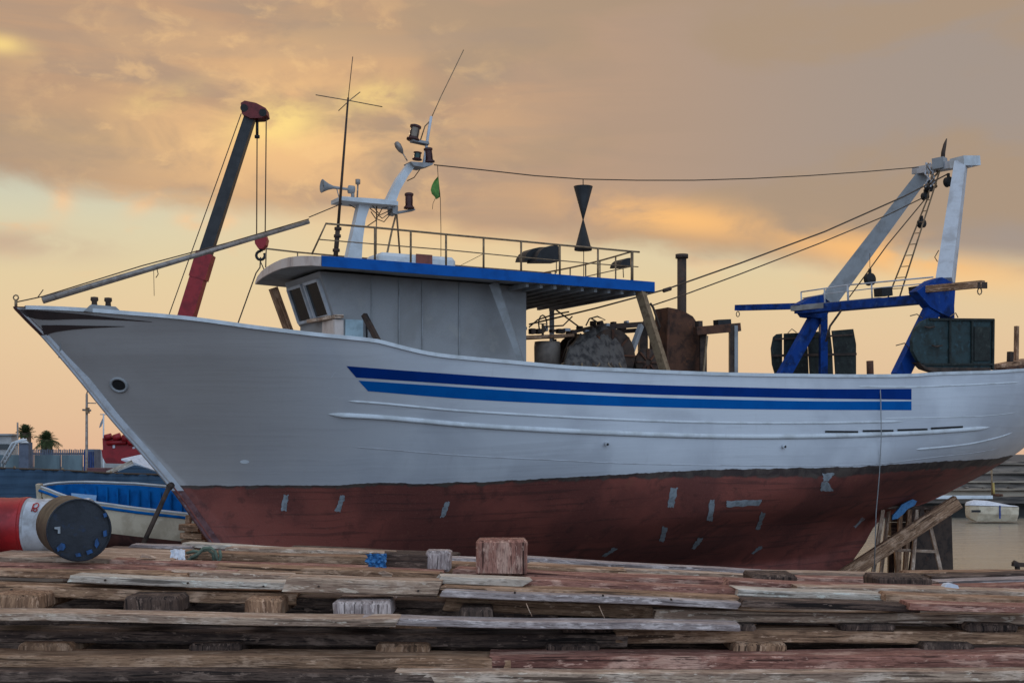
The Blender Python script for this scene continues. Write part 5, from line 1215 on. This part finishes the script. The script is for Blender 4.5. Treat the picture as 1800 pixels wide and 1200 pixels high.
# white awning beside the stem
t = thing('white_awning', W(250, 850, 44.2), 'white pitched canopy with pale timber edge just left of the trawler stem', 'canopy')
m = MB(); m.add([W(213, 806, 44.2), W(262, 795, 45.5), W(300, 830, 45.5), W(276, 828, 44.2), W(234, 811, 44.2), W(213, 806.5, 44.2) + V(0, 0, -.04), W(276, 828, 44.2) + V(0, 0, -.05), W(300, 830, 45.5) + V(0, 0, -.05)], [(0, 4, 3, 2, 1), (0, 5, 6, 3, 4), (3, 6, 7, 2)]); m.build('canopy_sheet', M['white_bright'], t)
m = MB(); m.beam(W(188, 831, 43.9), W(233, 811, 44.1), .1, .13); m.build('eave_board', M['wood_white'], t)
for x, y in ((190, 830), (276, 828)): m = MB(); a = W(x, y, 44.2); m.tube([a, V(a.x, 44.2, 0)], .04, 6); m.build('canopy_post', M['whitegrey'], t)
t = thing('gable_shed', W(240, 880, 43.5), 'dark blue gabled shelter wall below the white canopy', 'shed')
m = MB(); m.prism([W(x, y, 43.5) for x, y in ((192, 834), (236, 817), (290, 834), (300, 960), (192, 960))], V(0, .4, 0)); m.build('wall', M['net'], t)

# ------------------------------------------------------------------ right background
bw = thing('breakwater', W(1720, 905, 82), 'long stained concrete breakwater wall across the water at the right', 'breakwater')
m = MB(); 
prof = [(79.6, -.6), (79.6, .55), (78.6, .56), (78.6, .95), (79.8, .97), (79.9, 1.32), (80.6, 1.34), (81.0, 1.75), (81.5, 1.77), (82.0, 2.25), (82.6, 2.28), (83.2, 2.8), (83.9, 2.82), (84.6, 3.34), (88, 3.35), (88, -.6)]
for sx0, sx1 in ((17, 260),):
    vv = []; NX = 50
    for i in range(NX + 1):
        x = sx0 + (sx1 - sx0) * i / NX
        for (y, z) in prof: vv.append(V(x, y + rng.uniform(-.08, .08), z + (rng.uniform(-.03, .03) if z > 0 else 0)))
    w_ = len(prof); m.add(vv, [])
    tone = {0: 1, 2: 2, 4: 0, 6: 1, 8: 2, 10: 0, 12: 2}
    for i in range(NX):
        for k in range(w_ - 1): m.f.append([i * w_ + k, (i + 1) * w_ + k, (i + 1) * w_ + k + 1, i * w_ + k + 1]); m.mi.append(tone.get(k, 0) if (i * 7 + k * 3) % 11 else 1); m.smooth.append(False)
M['conc2'] = paint('grey_brown_concrete', (128, 116, 104), (66, 60, 56), .95, 1.6, .9, stretch=(.3, 1, 2.4), fine=8, bump=.5, light=(158, 146, 128))
M['conc3'] = paint('dark_stained_concrete', (104, 94, 86), (50, 48, 46), .95, 1.4, .9, stretch=(.3, 1, 2.0), fine=8, bump=.5, light=(150, 138, 122))
m.build('wall', [M['concrete'], M['conc2'], M['conc3']], bw)
for y_, z_ in ((79.86, 1.30), (80.96, 1.73), (81.96, 2.23), (83.16, 2.78)):
    m = MB(); m.box(17, 260, y_ - .25, y_ - .15 + .3, z_ - .04, z_ + .035); m.build('step_lip', M['concrete'], bw)
m = MB(); m.box(17, 260, 79.45, 79.59, -.5, .54); m.build('base_shade_strip', M['concrete_shade'], bw)  # dark strip painting in the shadow at the foot of the wall
m = MB(); p = W(1620, 872, 78.4); q = W(1745, 872, 78.4); m.frame_box(V(p.x, 78.35, .80), V(q.x - p.x, 0, 0), V(0, .2, 0), V(0, 0, .2), 0, .02); m.build('white_kerb', M['white'], bw)
for k in range(70):
    x = rng.uniform(24, 34); z = rng.choice([1.34, 1.77, 2.28, 2.82]); y = {1.34: 80.3, 1.77: 81.2, 2.28: 82.3, 2.82: 83.5}[z]; s_ = rng.uniform(.15, .4)
    if k < 10: m = MB(); m.frame_box(V(x, y, z), V(s_, 0, rng.uniform(-.05, .05)), V(0, .25, 0), V(0, 0, s_ * .5), 0, .03); m.build('loose_stone', M['conc2'], bw)
t = thing('quay_lamp', W(1745, 885, 78.9), 'thin pole with a yellow base standing on the breakwater', 'pole')
m = MB(); m.tube([W(1744, 880, 78.9), W(1743, 812, 78.9)], .05, 6); m.build('pole', M['steel'], t); m = MB(); m.tube([W(1748, 878, 78.8), W(1746, 848, 78.8)], .06, 6); m.build('yellow_stay', paint('faded_yellow', (176, 150, 84), (130, 108, 60), .5, 5, .7), t)
m = MB(); m.lathe(W(1754, 880, 78.8), V(0, 0, 1), [(0, .2), (.25, .2), (.28, .3), (.4, .28), (.42, 0)], 14); single(m, 'mooring_bollard', M['rust'], 'rust red mooring bollard at the edge of the breakwater', 'bollard')
# moored covered boat
YM = 73
mb_ = thing('moored_boat', W(1738, 912, YM), 'small white motorboat with a pale cover moored below the breakwater', 'boat')
m = MB(); vv = []; ST2 = [(1697.5, .1, 889), (1701, .45, 888), (1712, .8, 888), (1735, .9, 888.5), (1760, .9, 889.5), (1779, .8, 890), (1782, .75, 890)]
for x, hw, yt in ST2:
    a = W(x, yt, YM); zb = W(x, {1697.5: 903, 1701: 909}.get(x, 915), YM).z
    for sg in (-1, 1):
        pass
    vv += [V(a.x, YM - hw, a.z), V(a.x, YM - hw * .95, (a.z + zb) / 2), V(a.x, YM - hw * .6, zb), V(a.x, YM + hw * .6, zb), V(a.x, YM + hw, a.z)]
m.add(vv, [(5 * i + k, 5 * i + k + 1, 5 * i + 6 + k, 5 * i + 5 + k) for i in range(6) for k in range(4)] + [(0, 4, 3, 2, 1), (30, 31, 32, 33, 34)], 0, None, False); m.build('hull', M['boat_cream'], mb_)
m = MB(); vv = []
for x, hw, yt in ST2:
    a = W(x, yt - 1, YM); hgt = {1697.5: 2, 1701: 6, 1712: 9, 1735: 8, 1760: 4}.get(x, 1) / F * YM
    vv += [V(a.x, YM - hw, a.z), V(a.x, YM - hw * .6, a.z + hgt * .8), V(a.x, YM, a.z + hgt), V(a.x, YM + hw * .6, a.z + hgt * .8), V(a.x, YM + hw, a.z)]
m.add(vv, [(5 * i + k, 5 * i + k + 1, 5 * i + 6 + k, 5 * i + 5 + k) for i in range(6) for k in range(4)] + [(0, 4, 3, 2, 1), (30, 31, 32, 33, 34)], 0, None, True); m.build('cover', M['white_bright'], mb_)
m = MB(); wq(1708, 1724, 896, 900, YM - .93, .05, m); m.build('window', M['dark'], mb_); m = MB(); wq(1757, 1759, 888, 911, YM - .96, .05, m); m.build('fender_strap', M['navy'], mb_)
m = MB(); m.box(W(1782, 0, YM).x, W(1789, 0, YM).x, YM - .2, YM + .2, W(0, 912, YM).z, W(0, 890, YM).z, 0, .05); m.build('outboard_motor', M['dark'], mb_)

M['drum_stain'] = paint('blue_paint_stain', (30, 74, 122), (24, 44, 70), .8, 14, .6)
# ------------------------------------------------------------------ drums on the pile
def drum_thing(c0, ax, L_, r, name, label, body, face, cat='drum', bands=(.0, .33, .66, 1.0)):
    t = thing(name, c0 + V(0, 0, -r), label, cat)
    prof = []
    for k in range(25):
        s_ = k / 24; rr = r * .975 + (r * .025 if min(abs(s_ - b_) for b_ in bands) < .02 else 0) - r * .006 * math.sin(s_ * 40); prof.append((L_ * s_, rr))
    m = MB(); m.lathe(c0, ax, [(0, r * .97)] + prof + [(L_, r * .97)], 40); m.build('drum_shell', body, t)
    m = MB(); m.lathe(c0, ax, [(-.012, r * .965), (-.012, r), (.02, r), (.02, r * .965)], 40); m.tube([], 0) if False else None; m.lathe(c0, ax, [(.02, r * .96), (.018, r * .5), (.02, 0)], 40); m.build('drum_end', face, t)
    m = MB(); m.lathe(c0, ax, [(L_, r * .97), (L_ - .01, 0)], 30); m.build('drum_end', face, t); return t
Yd = 12.35; s = Yd / F
c0 = W(139, 931, Yd)
ax = Vector((-.43, .90, .01)).normalized()
bd_ = drum_thing(c0, ax,   .80, 55.5 * s, 'oil_drum', 'black ended steel drum lying end on atop the timber pile', M['drum_side'], M['drum_black'])
m = MB(); e = c0 - ax * .01
u_ = ax.cross(V(0, 0, 1)).normalized(); w2 = u_.cross(ax)
def dpt(x, y): return e - u_ * ((139 - x) * -1 * s) if False else e + V((x - 139) * s, 0, (933 - y) * s) + ax * 0
m.prism([dpt(x, y) + V(0, -.010 + (x - 139) * s * .47, 0) for x, y in ((102, 927), (110, 926), (110, 938), (107, 938), (107, 931), (102, 930))], V(0, .02, 0)); m.build('chipped_paint', M['primer'], bd_)
m = MB(); m.prism([dpt(x, y) + V(0, -.010 + (x - 139) * s * .47, 0) for x, y in ((108, 959), (112, 955), (117, 957), (118, 963), (115, 968), (110, 967), (107, 970), (105, 963))], V(0, .02, 0)); m.build('paint_patch', M['drum_stain'], bd_)
for pts in (((176, 905), (181, 903), (182, 910), (178, 912)), ((164, 952), (167, 948), (170, 958), (166, 966), (163, 960)), ((133, 974), (140, 973), (142, 979), (135, 980)), ((176, 936), (181, 934), (182, 944), (177, 946)), ((150, 970), (158, 967), (160, 973), (152, 977))):
    m = MB(); m.prism([dpt(x, y) + V(0, -.010 + (x - 139) * s * .47, 0) for x, y in pts], V(0, .02, 0)); m.build('paint_patch', M['drum_stain'], bd_)
Yr = 13.9; s = Yr / F
cw = W(49, 924, Yr)
rd = drum_thing(cw, V(-1, 0, 0), .95, 51 * s, 'red_drum', 'glossy red steel drum lying on its side at the left edge', M['drum_red'], M['drum_red'], bands=(.04, .5, .96))
wd_ = drum_thing(W(52, 924.5, Yr), V(1, 0, 0), .62, 50 * s, 'white_drum', 'white drum with a red mark, between the red and black drums', M['drum_white'], M['drum_white'], bands=(.04, .96))
m = MB(); 
def onw(x, y):
    p = W(x, y, Yr); dz_ = p.z - W(0, 924.5, Yr).z; r = 50 * s; q = math.sqrt(max(r * r - dz_ * dz_, 0)) + .006; return V(p.x, Yr - q, p.z)
for cx, cy, rx, ry in ((75, 887, 4.6, 4.2), (76, 894, 3.2, 2.6)):
    m.tube([onw(cx + rx * math.cos(a * .5236), cy + ry * math.sin(a * .5236)) for a in range(12)], .006, 5, closed=True)
m.tube([onw(70, 896), onw(70, 884)], .006, 5); m.build('red_mark', M['drum_red'], wd_)

# ------------------------------------------------------------------ timber pile
def timber(x0, y0, x1, y1, hpx, Y0, Y1, wd, mat, label, name='timber', cat='timber', group='timbers of the foreground pile', rough=.005, cut=0.0, tilt=0.0):
    a, b_ = W(x0, y0, Y0), W(x1, y1, Y1); h = hpx / F * (Y0 + Y1) / 2; d = b_ - a; L_ = d.length; t = d.normalized()
    back = V(-t.y, t.x, 0).normalized(); up = t.cross(back).normalized(); back = (back + up * tilt).normalized()
    if up.z < 0: up = -up
    r2 = random.Random(int(x0 * 7 + y0 * 13 + x1)); N = max(2, int(L_ / .22)); vv = []; g = []
    ch = min(h, wd) * .10
    prof = [(0, -ch), (ch, 0), (wd - ch, 0), (wd, -ch), (wd, -h + ch), (wd - ch, -h), (ch, -h), (0, -h + ch)]
    ph = r2.uniform(0, 9)
    for i in range(N + 1):
        k = i / N; bow = .006 * math.sin(ph + k * 7) * min(1, L_ / 3)
        for j, (pb, pu) in enumerate(prof):
            e = V(0, 0, 0) if False else back * r2.uniform(-rough, rough) * .5 + up * r2.uniform(-rough, rough) * .5
            ex = t * (r2.uniform(-.03, .03) + (cut * (pu / h) if i in (0, N) else 0)) if i in (0, N) else V(0, 0, 0)
            vv.append(a + d * k + back * pb + up * (pu + bow) + e + ex); g.append((k * L_, pb, pu))
    fs = [(8 * i + j, 8 * i + (j + 1) % 8, 8 * i + 8 + (j + 1) % 8, 8 * i + 8 + j) for i in range(N) for j in range(8)] + [tuple(range(8))[::-1], tuple(8 * N + j for j in range(8))]
    m = MB(); m.add(vv, fs, 0, g); o = m.build(name, mat); base_origin(o); return tag(o, label, cat, group)
def block_(x0, x1, y0, y1, Y, dp, mat, label, name='wood_block', taper=0, group='wooden blocks of the foreground pile', skew=0):
    a, b_ = W(x0, y1, Y), W(x1, y1, Y); h = (y1 - y0) / F * Y; m = MB(); NX, NZ = 5, 4
    r2 = random.Random(int(x0 * 3 + y0)); ax_ = b_ - a; vv = []; g = []
    # chamfered block, long grain upright, slightly uneven
    m.frame_box(a, ax_ + V(0, 0, skew), V(0, dp, .0), V(taper, 0, h), 0, .025, .008)
    m.g = [(p[2], p[0], p[1]) for p in m.g]
    o = m.build(name, mat); base_origin(o); return tag(o, label, 'wood block', group)
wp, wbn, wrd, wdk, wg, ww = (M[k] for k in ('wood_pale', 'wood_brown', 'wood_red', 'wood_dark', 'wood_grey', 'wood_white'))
# back rows
timber(322, 953, 508, 964, 8, 14.6, 14.5, .22, ww, 'thin pale plank topmost at the back, right of the rope')
timber(395, 961, 690, 970, 12, 14.2, 14.1, .3, wp, 'flat brown plank under the thin pale plank near the bow')
timber(300, 968, 700, 981, 14, 13.7, 13.6, .3, wbn, 'brown beam left of the blue wrapped timber end')
timber(228, 956, 338, 960, 6, 14.5, 14.5, .25, wg, 'short silvery board behind the rag, right of the black drum')
timber(186, 962, 330, 966, 18, 15.2, 15.2, .3, wdk, 'dark timber under the short silvery board')
timber(508, 962, 800, 974, 22, 14.8, 14.7, .4, wdk, 'dark beam behind the blue wrapped timber end')
timber(790, 980, 842, 982, 8, 13.9, 13.9, .3, wg, 'short grey plank end against the left side of the tall block')
timber(780, 988, 1100, 1000, 22, 13.5, 13.5, .3, wbn, 'brown beam passing behind the tall square block')
timber(918, 979, 1345, 1004, 11, 14.3, 14.3, .26, wg, 'long silvery plank right of the tall block, highest at the back')
timber(930, 990, 1330, 1012, 14, 13.9, 13.9, .26, wp, 'long pale plank just under the silvery back plank')
timber(1300, 1003, 1620, 1010, 12, 14.4, 14.5, .3, wp, 'pale plank topmost below the trawler keel')
timber(1340, 1012, 1560, 1018, 12, 13.9, 14, .3, wrd, 'short red brown plank between the two dark block ends')
timber(1600, 1005, 1830, 1004, 7, 15.0, 15.2, .3, wbn, 'thin brown plank at the back beside the water')
timber(1640, 1013, 1830, 1006, 8, 14.3, 14.4, .3, wdk, 'dark plank slanting up at the right edge')
timber(1655, 1022, 1830, 1016, 8, 13.8, 13.9, .3, wg, 'silvery plank at the right edge, below the slanting dark one')
timber(1640, 1031, 1830, 1027, 10, 13.2, 13.2, .3, wrd, 'red brown plank at the right edge, under the silvery one')
timber(1240, 1014, 1332, 1017, 8, 13.8, 13.8, .2, ww, 'short chalky plank end left of the dark block under the keel')
# middle rows
timber(-40, 976, 300, 984, 16, 12.9, 12.9, 1.35, wp, 'broad pale plank carrying the drums at the left')
timber(190, 983, 780, 1004, 18, 12.75, 12.7, .35, wrd, 'long red brown plank running from the black drum to the middle')
timber(-40, 990, 420, 1002, 13, 12.3, 12.3, .3, wrd, 'red stained plank at the left edge under the drums')
timber(-40, 1001, 330, 1008, 12, 12.0, 12.0, .3, wbn, 'brown plank at the left edge above the dark sleeper ends')
timber(300, 1003, 515, 1011, 10, 12.1, 12.1, .3, wp, 'pale narrow plank above the long white plank')
timber(380, 992, 770, 1008, 10, 12.4, 12.4, .3, wbn, 'brown plank behind the broad front board')
timber(800, 1000, 1300, 1022, 16, 12.7, 12.7, .4, wrd, 'red brown plank in front of the tall square block')
timber(1090, 1010, 1420, 1026, 12, 12.9, 12.9, .35, wp, 'pale red plank left of the dark block under the keel')
timber(1280, 1020, 1700, 1036, 12, 12.5, 12.6, .35, wrd, 'red brown plank running in front of both dark block ends')
timber(1400, 1029, 1830, 1040, 12, 12.3, 12.4, .35, wp, 'pale plank in front of the dark block at the right')
# front rows
timber(122, 1011, 516, 1025, 13, 11.7, 11.7, .28, ww, 'long whitish plank with one nail, left of the broad front board', cut=.03)
timber(511, 1014, 780, 1021, 28, 11.5, 11.5, .30, wp, 'broad pale brown board in the middle of the front edge', cut=.06)
timber(776, 1012, 932, 1019, 13, 11.65, 11.65, .3, ww, 'short white limed plank right of the broad front board', cut=.05)
timber(926, 1018, 1330, 1036, 12, 11.8, 11.8, .3, wrd, 'long pinkish plank continuing right of the white limed plank')
timber(780, 1028, 1300, 1049, 8, 11.5, 11.5, .28, wbn, 'thin brown board between the two pale front planks')
timber(782, 1036, 1306, 1058, 12, 11.35, 11.35, .28, wg, 'long grey plank on the front edge, right half', cut=.04)
timber(1296, 1034, 1640, 1048, 12, 11.7, 11.8, .3, ww, 'chalky pale plank on the right, above the dark split beam')
timber(1306, 1054, 1620, 1064, 12, 11.3, 11.3, .3, wdk, 'dark split beam on the front edge at the right')
timber(1560, 1044, 1830, 1054, 13, 11.6, 11.6, .3, wbn, 'brown plank at the right edge of the front row')
timber(1600, 1060, 1830, 1066, 12, 11.2, 11.2, .3, wrd, 'reddish brown plank low at the right edge')
# lower beams
timber(-40, 1026, 520, 1044, 20, 11.75, 11.75, .35, wbn, 'thick brown beam under the long whitish plank')
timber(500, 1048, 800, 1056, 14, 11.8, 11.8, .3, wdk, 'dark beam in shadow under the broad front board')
timber(780, 1050, 1320, 1070, 24, 11.7, 11.7, .35, wbn, 'thick brown beam under the long grey front plank')
timber(1150, 1072, 1830, 1080, 18, 11.5, 11.5, .35, wp, 'pale beam low at the right under the dark split beam')
timber(-40, 1076, 700, 1088, 14, 11.0, 11.0, .35, wp, 'pale plank low at the left in front of the sleeper ends')
timber(-40, 1108, 1100, 1116, 22, 11.35, 11.35, .4, wdk, 'long dark beam near the bottom, left part')
timber(640, 1086, 1300, 1098, 12, 11.05, 11.05, .3, wg, 'grey plank low in the middle of the pile')
timber(1080, 1108, 1830, 1110, 22, 11.35, 11.35, .4, wbn, 'long brown beam near the bottom, right part')
timber(-40, 1150, 900, 1156, 22, 10.9, 10.9, .4, wbn, 'brown beam resting near the ground at the lower left')
timber(860, 1154, 1830, 1150, 24, 10.9, 10.9, .4, wrd, 'red brown beam resting near the ground at the lower right')
timber(-40, 1178, 760, 1182, 20, 10.7, 10.7, .4, wdk, 'dark beam at the very bottom left of the pile')
timber(700, 1182, 1830, 1180, 20, 10.7, 10.7, .4, wp, 'pale beam at the very bottom right of the pile')
timber(-60, 1046, 900, 1056, 110, 13.6, 13.6, .3, wdk, 'dark timber added to darken the gaps behind the sleeper ends, left part')  # dark slabs added at the back so the gaps read as deep shade
timber(880, 1058, 1860, 1068, 100, 13.6, 13.6, .3, wdk, 'dark timber added to darken the gaps behind the sleeper ends, right part')
timber(-60, 1124, 1860, 1126, 60, 12.4, 12.4, .3, wdk, 'lowest dark timber added at the back to darken the gaps under the pile')
# blocks
block_(836, 927, 949, 1011, 12.5, .42, wrd, 'tall square weathered block standing on top of the pile', taper=0)
block_(747, 792, 968, 1004, 13.0, .35, wg, 'grey split block end right of the blue wrapped timber')
block_(1321, 1402, 1010, 1038, 12.9, .5, wdk, 'dark sawn block end below the trawler keel, left of two')
block_(1541, 1640, 1014, 1044, 12.9, .5, wdk, 'dark sawn block end near the trestle, right of two')
for x0, x1, y0, y1, lb in ((-20, 66, 1045, 1076, 'brown sleeper end with a knot at the left edge'), (216, 312, 1049, 1080, 'dark sleeper end below the long whitish plank'), (430, 492, 1052, 1086, 'sleeper end below the left end of the broad front board'), (584, 687, 1056, 1086, 'grey rounded sleeper end in the middle of the front'), (806, 866, 1068, 1092, 'dark sleeper end just below the long grey front plank'),
                       (985, 1080, 1092, 1112, 'sleeper end low, right of the middle grey plank end'), (1240, 1330, 1096, 1112, 'sleeper end low under the dark split beam'), (1480, 1575, 1096, 1112, 'sleeper end low, left of the right edge'), (1700, 1790, 1096, 1112, 'sleeper end low at the right edge')):
    block_(x0, x1, y0, y1, 11.35, 1.2, wg if 584 <= x0 < 600 else (wbn if x0 < 0 or x0 == 430 else wdk), lb, 'sleeper', group='sleepers under the foreground pile')
for k, (x, lb) in enumerate(((30, 'bottom sleeper end at the lower left corner'), (330, 'bottom sleeper end, second from the lower left corner'), (660, 'bottom sleeper end left of the picture centre'), (960, 'bottom sleeper end right of the picture centre'), (1290, 'bottom sleeper end, second from the lower right corner'), (1620, 'bottom sleeper end at the lower right corner'))):
    block_(x, x + 95, 1131, 1152, 11.2, 1.3, wdk if k % 2 else wbn, lb, 'sleeper', group='sleepers under the foreground pile')
# blue wrapped end + dark timber end
o = timber(676, 971, 752, 975, 30, 13.0, 13.0, .3, wdk, 'black timber end between the blue wrapping and the grey split block', name='timber')
m = MB(); rr = random.Random(8); vv = []
for i in range(11):
    for j in range(9):
        vv.append(W(644 + i * 3.5 + rr.uniform(-1, 1) + (3 * math.sin(j * 1.3) if i == 0 else 0), 998 - j * 3.2 + rr.uniform(-.9, .9), 12.90 + .02 * math.sin(i * 2.1 + j) + rr.uniform(-.018, .018)))
m.add(vv, [(i * 9 + j, i * 9 + 9 + j, i * 9 + 10 + j, i * 9 + j + 1) for i in range(10) for j in range(8)], 0, None, False); single(m, 'blue_wrapper', M['cloth_blue'], 'torn blue plastic wrapper on the timber left of the black end', 'plastic sheet')
m = MB(); rr = random.Random(3); vv = []
for i in range(9):
    for j in range(7):
        vv.append(W(300 + i * 3.2 + rr.uniform(-1.5, 1.5), 985 - j * 3.4 + rr.uniform(-1.2, 1.2), 13.15 + .04 * math.sin(i * 1.9) + .03 * j + rr.uniform(-.02, .02)))
m.add(vv, [(i * 7 + j, i * 7 + 7 + j, i * 7 + 8 + j, i * 7 + j + 1) for i in range(8) for j in range(6)], 0, None, True); single(m, 'rag', M['white_bright'], 'pale blue grey rag lying left of the green rope', 'rag')
m = MB()
for k, c in enumerate([[(335, 980), (350, 972), (358, 963), (370, 962), (378, 968), (382, 984)], [(330, 984), (345, 978), (352, 968), (366, 966), (374, 972), (376, 986)], [(386, 966), (388, 978), (384, 988), (374, 990)], [(328, 972), (340, 968), (352, 970)]]):
    m.tube([W(x, y, 13.2 + .05 * k) for x, y in c], .016, 7)
single(m, 'green_rope', paint('grey_green_rope', (104, 116, 100), (66, 76, 64), .6, 20, .95), 'tangle of grey green rope on the pile below the stem', 'rope')
m = MB(); m.prism([W(x, y, 12.9) for x, y in ((245, 979), (250, 974), (262, 977), (272, 981))], V(0, .1, 0)); single(m, 'wood_chip', wp, 'pale broken wood chip right of the black drum', 'wood scrap')
m = MB(); m.prism([W(x, y, 12.0) for x, y in ((1660, 1031), (1664, 1026), (1674, 1025), (1684, 1028), (1686, 1034))], V(0, .1, 0)); single(m, 'paper_scrap', M['white_bright'], 'crumpled pale scrap on the planks at the right', 'paper')
m = MB(); m.prism([W(x, y, 12.0) for x, y in ((664, 1006), (674, 1003), (690, 1009), (688, 1013), (672, 1012))], V(0, .06, 0)); single(m, 'wood_chip', wp, 'yellowish wood chip on the broad front board', 'wood scrap')
m = MB(); m.tube([W(1781, 988, 20), W(1788, 990, 20), W(1789, 1010, 20)], .04, 6); m.beam(W(1780, 991, 20), W(1812, 993, 20), .1, .06); single(m, 'iron_bracket', M['darkrust'], 'dark iron bracket against the water at the right edge', 'bracket')
for x, y, lb in ((925, 1064, 'dry grass stalk hanging below the front plank, left one'), (1053, 1068, 'dry grass stalk hanging below the front plank, right one')):
    m = MB(); m.tube([W(x, y - 4, 11.2), W(x + 5, y + 8, 11.15), W(x + 10, y + 18, 11.2)], .004, 5); single(m, 'grass_stalk', M['wood_pale'], lb, 'stalk')

for (o_name, pts, Y) in (('n', ((185, 1019), (463, 1030), (330, 1024)), 11.69), ('n', ((905, 1041), (1060, 1046), (1180, 1053)), 11.34), ('n', ((560, 1030), (735, 1038)), 11.49), ('n', ((20, 1036), (300, 1042)), 11.74)):
    for x, y in pts:
        p = W(x, y, Y)
        host = None
        for ob in COL.objects:
            if ob.name.startswith('timber') and ob.parent is None and ob.type == 'MESH':
                bb = [ob.location + Vector(c) for c in ob.bound_box]
                if min(b.x for b in bb) < p.x < max(b.x for b in bb) and min(b.z for b in bb) < p.z < max(b.z for b in bb) and abs(min(b.y for b in bb) - Y) < .12: host = ob; break
        if host:
            m = MB(); m.cyl(p + V(0, .03, 0), p + V(0, -.012, 0), .009, n=8); m.build('bolt', M['darkrust'], host)
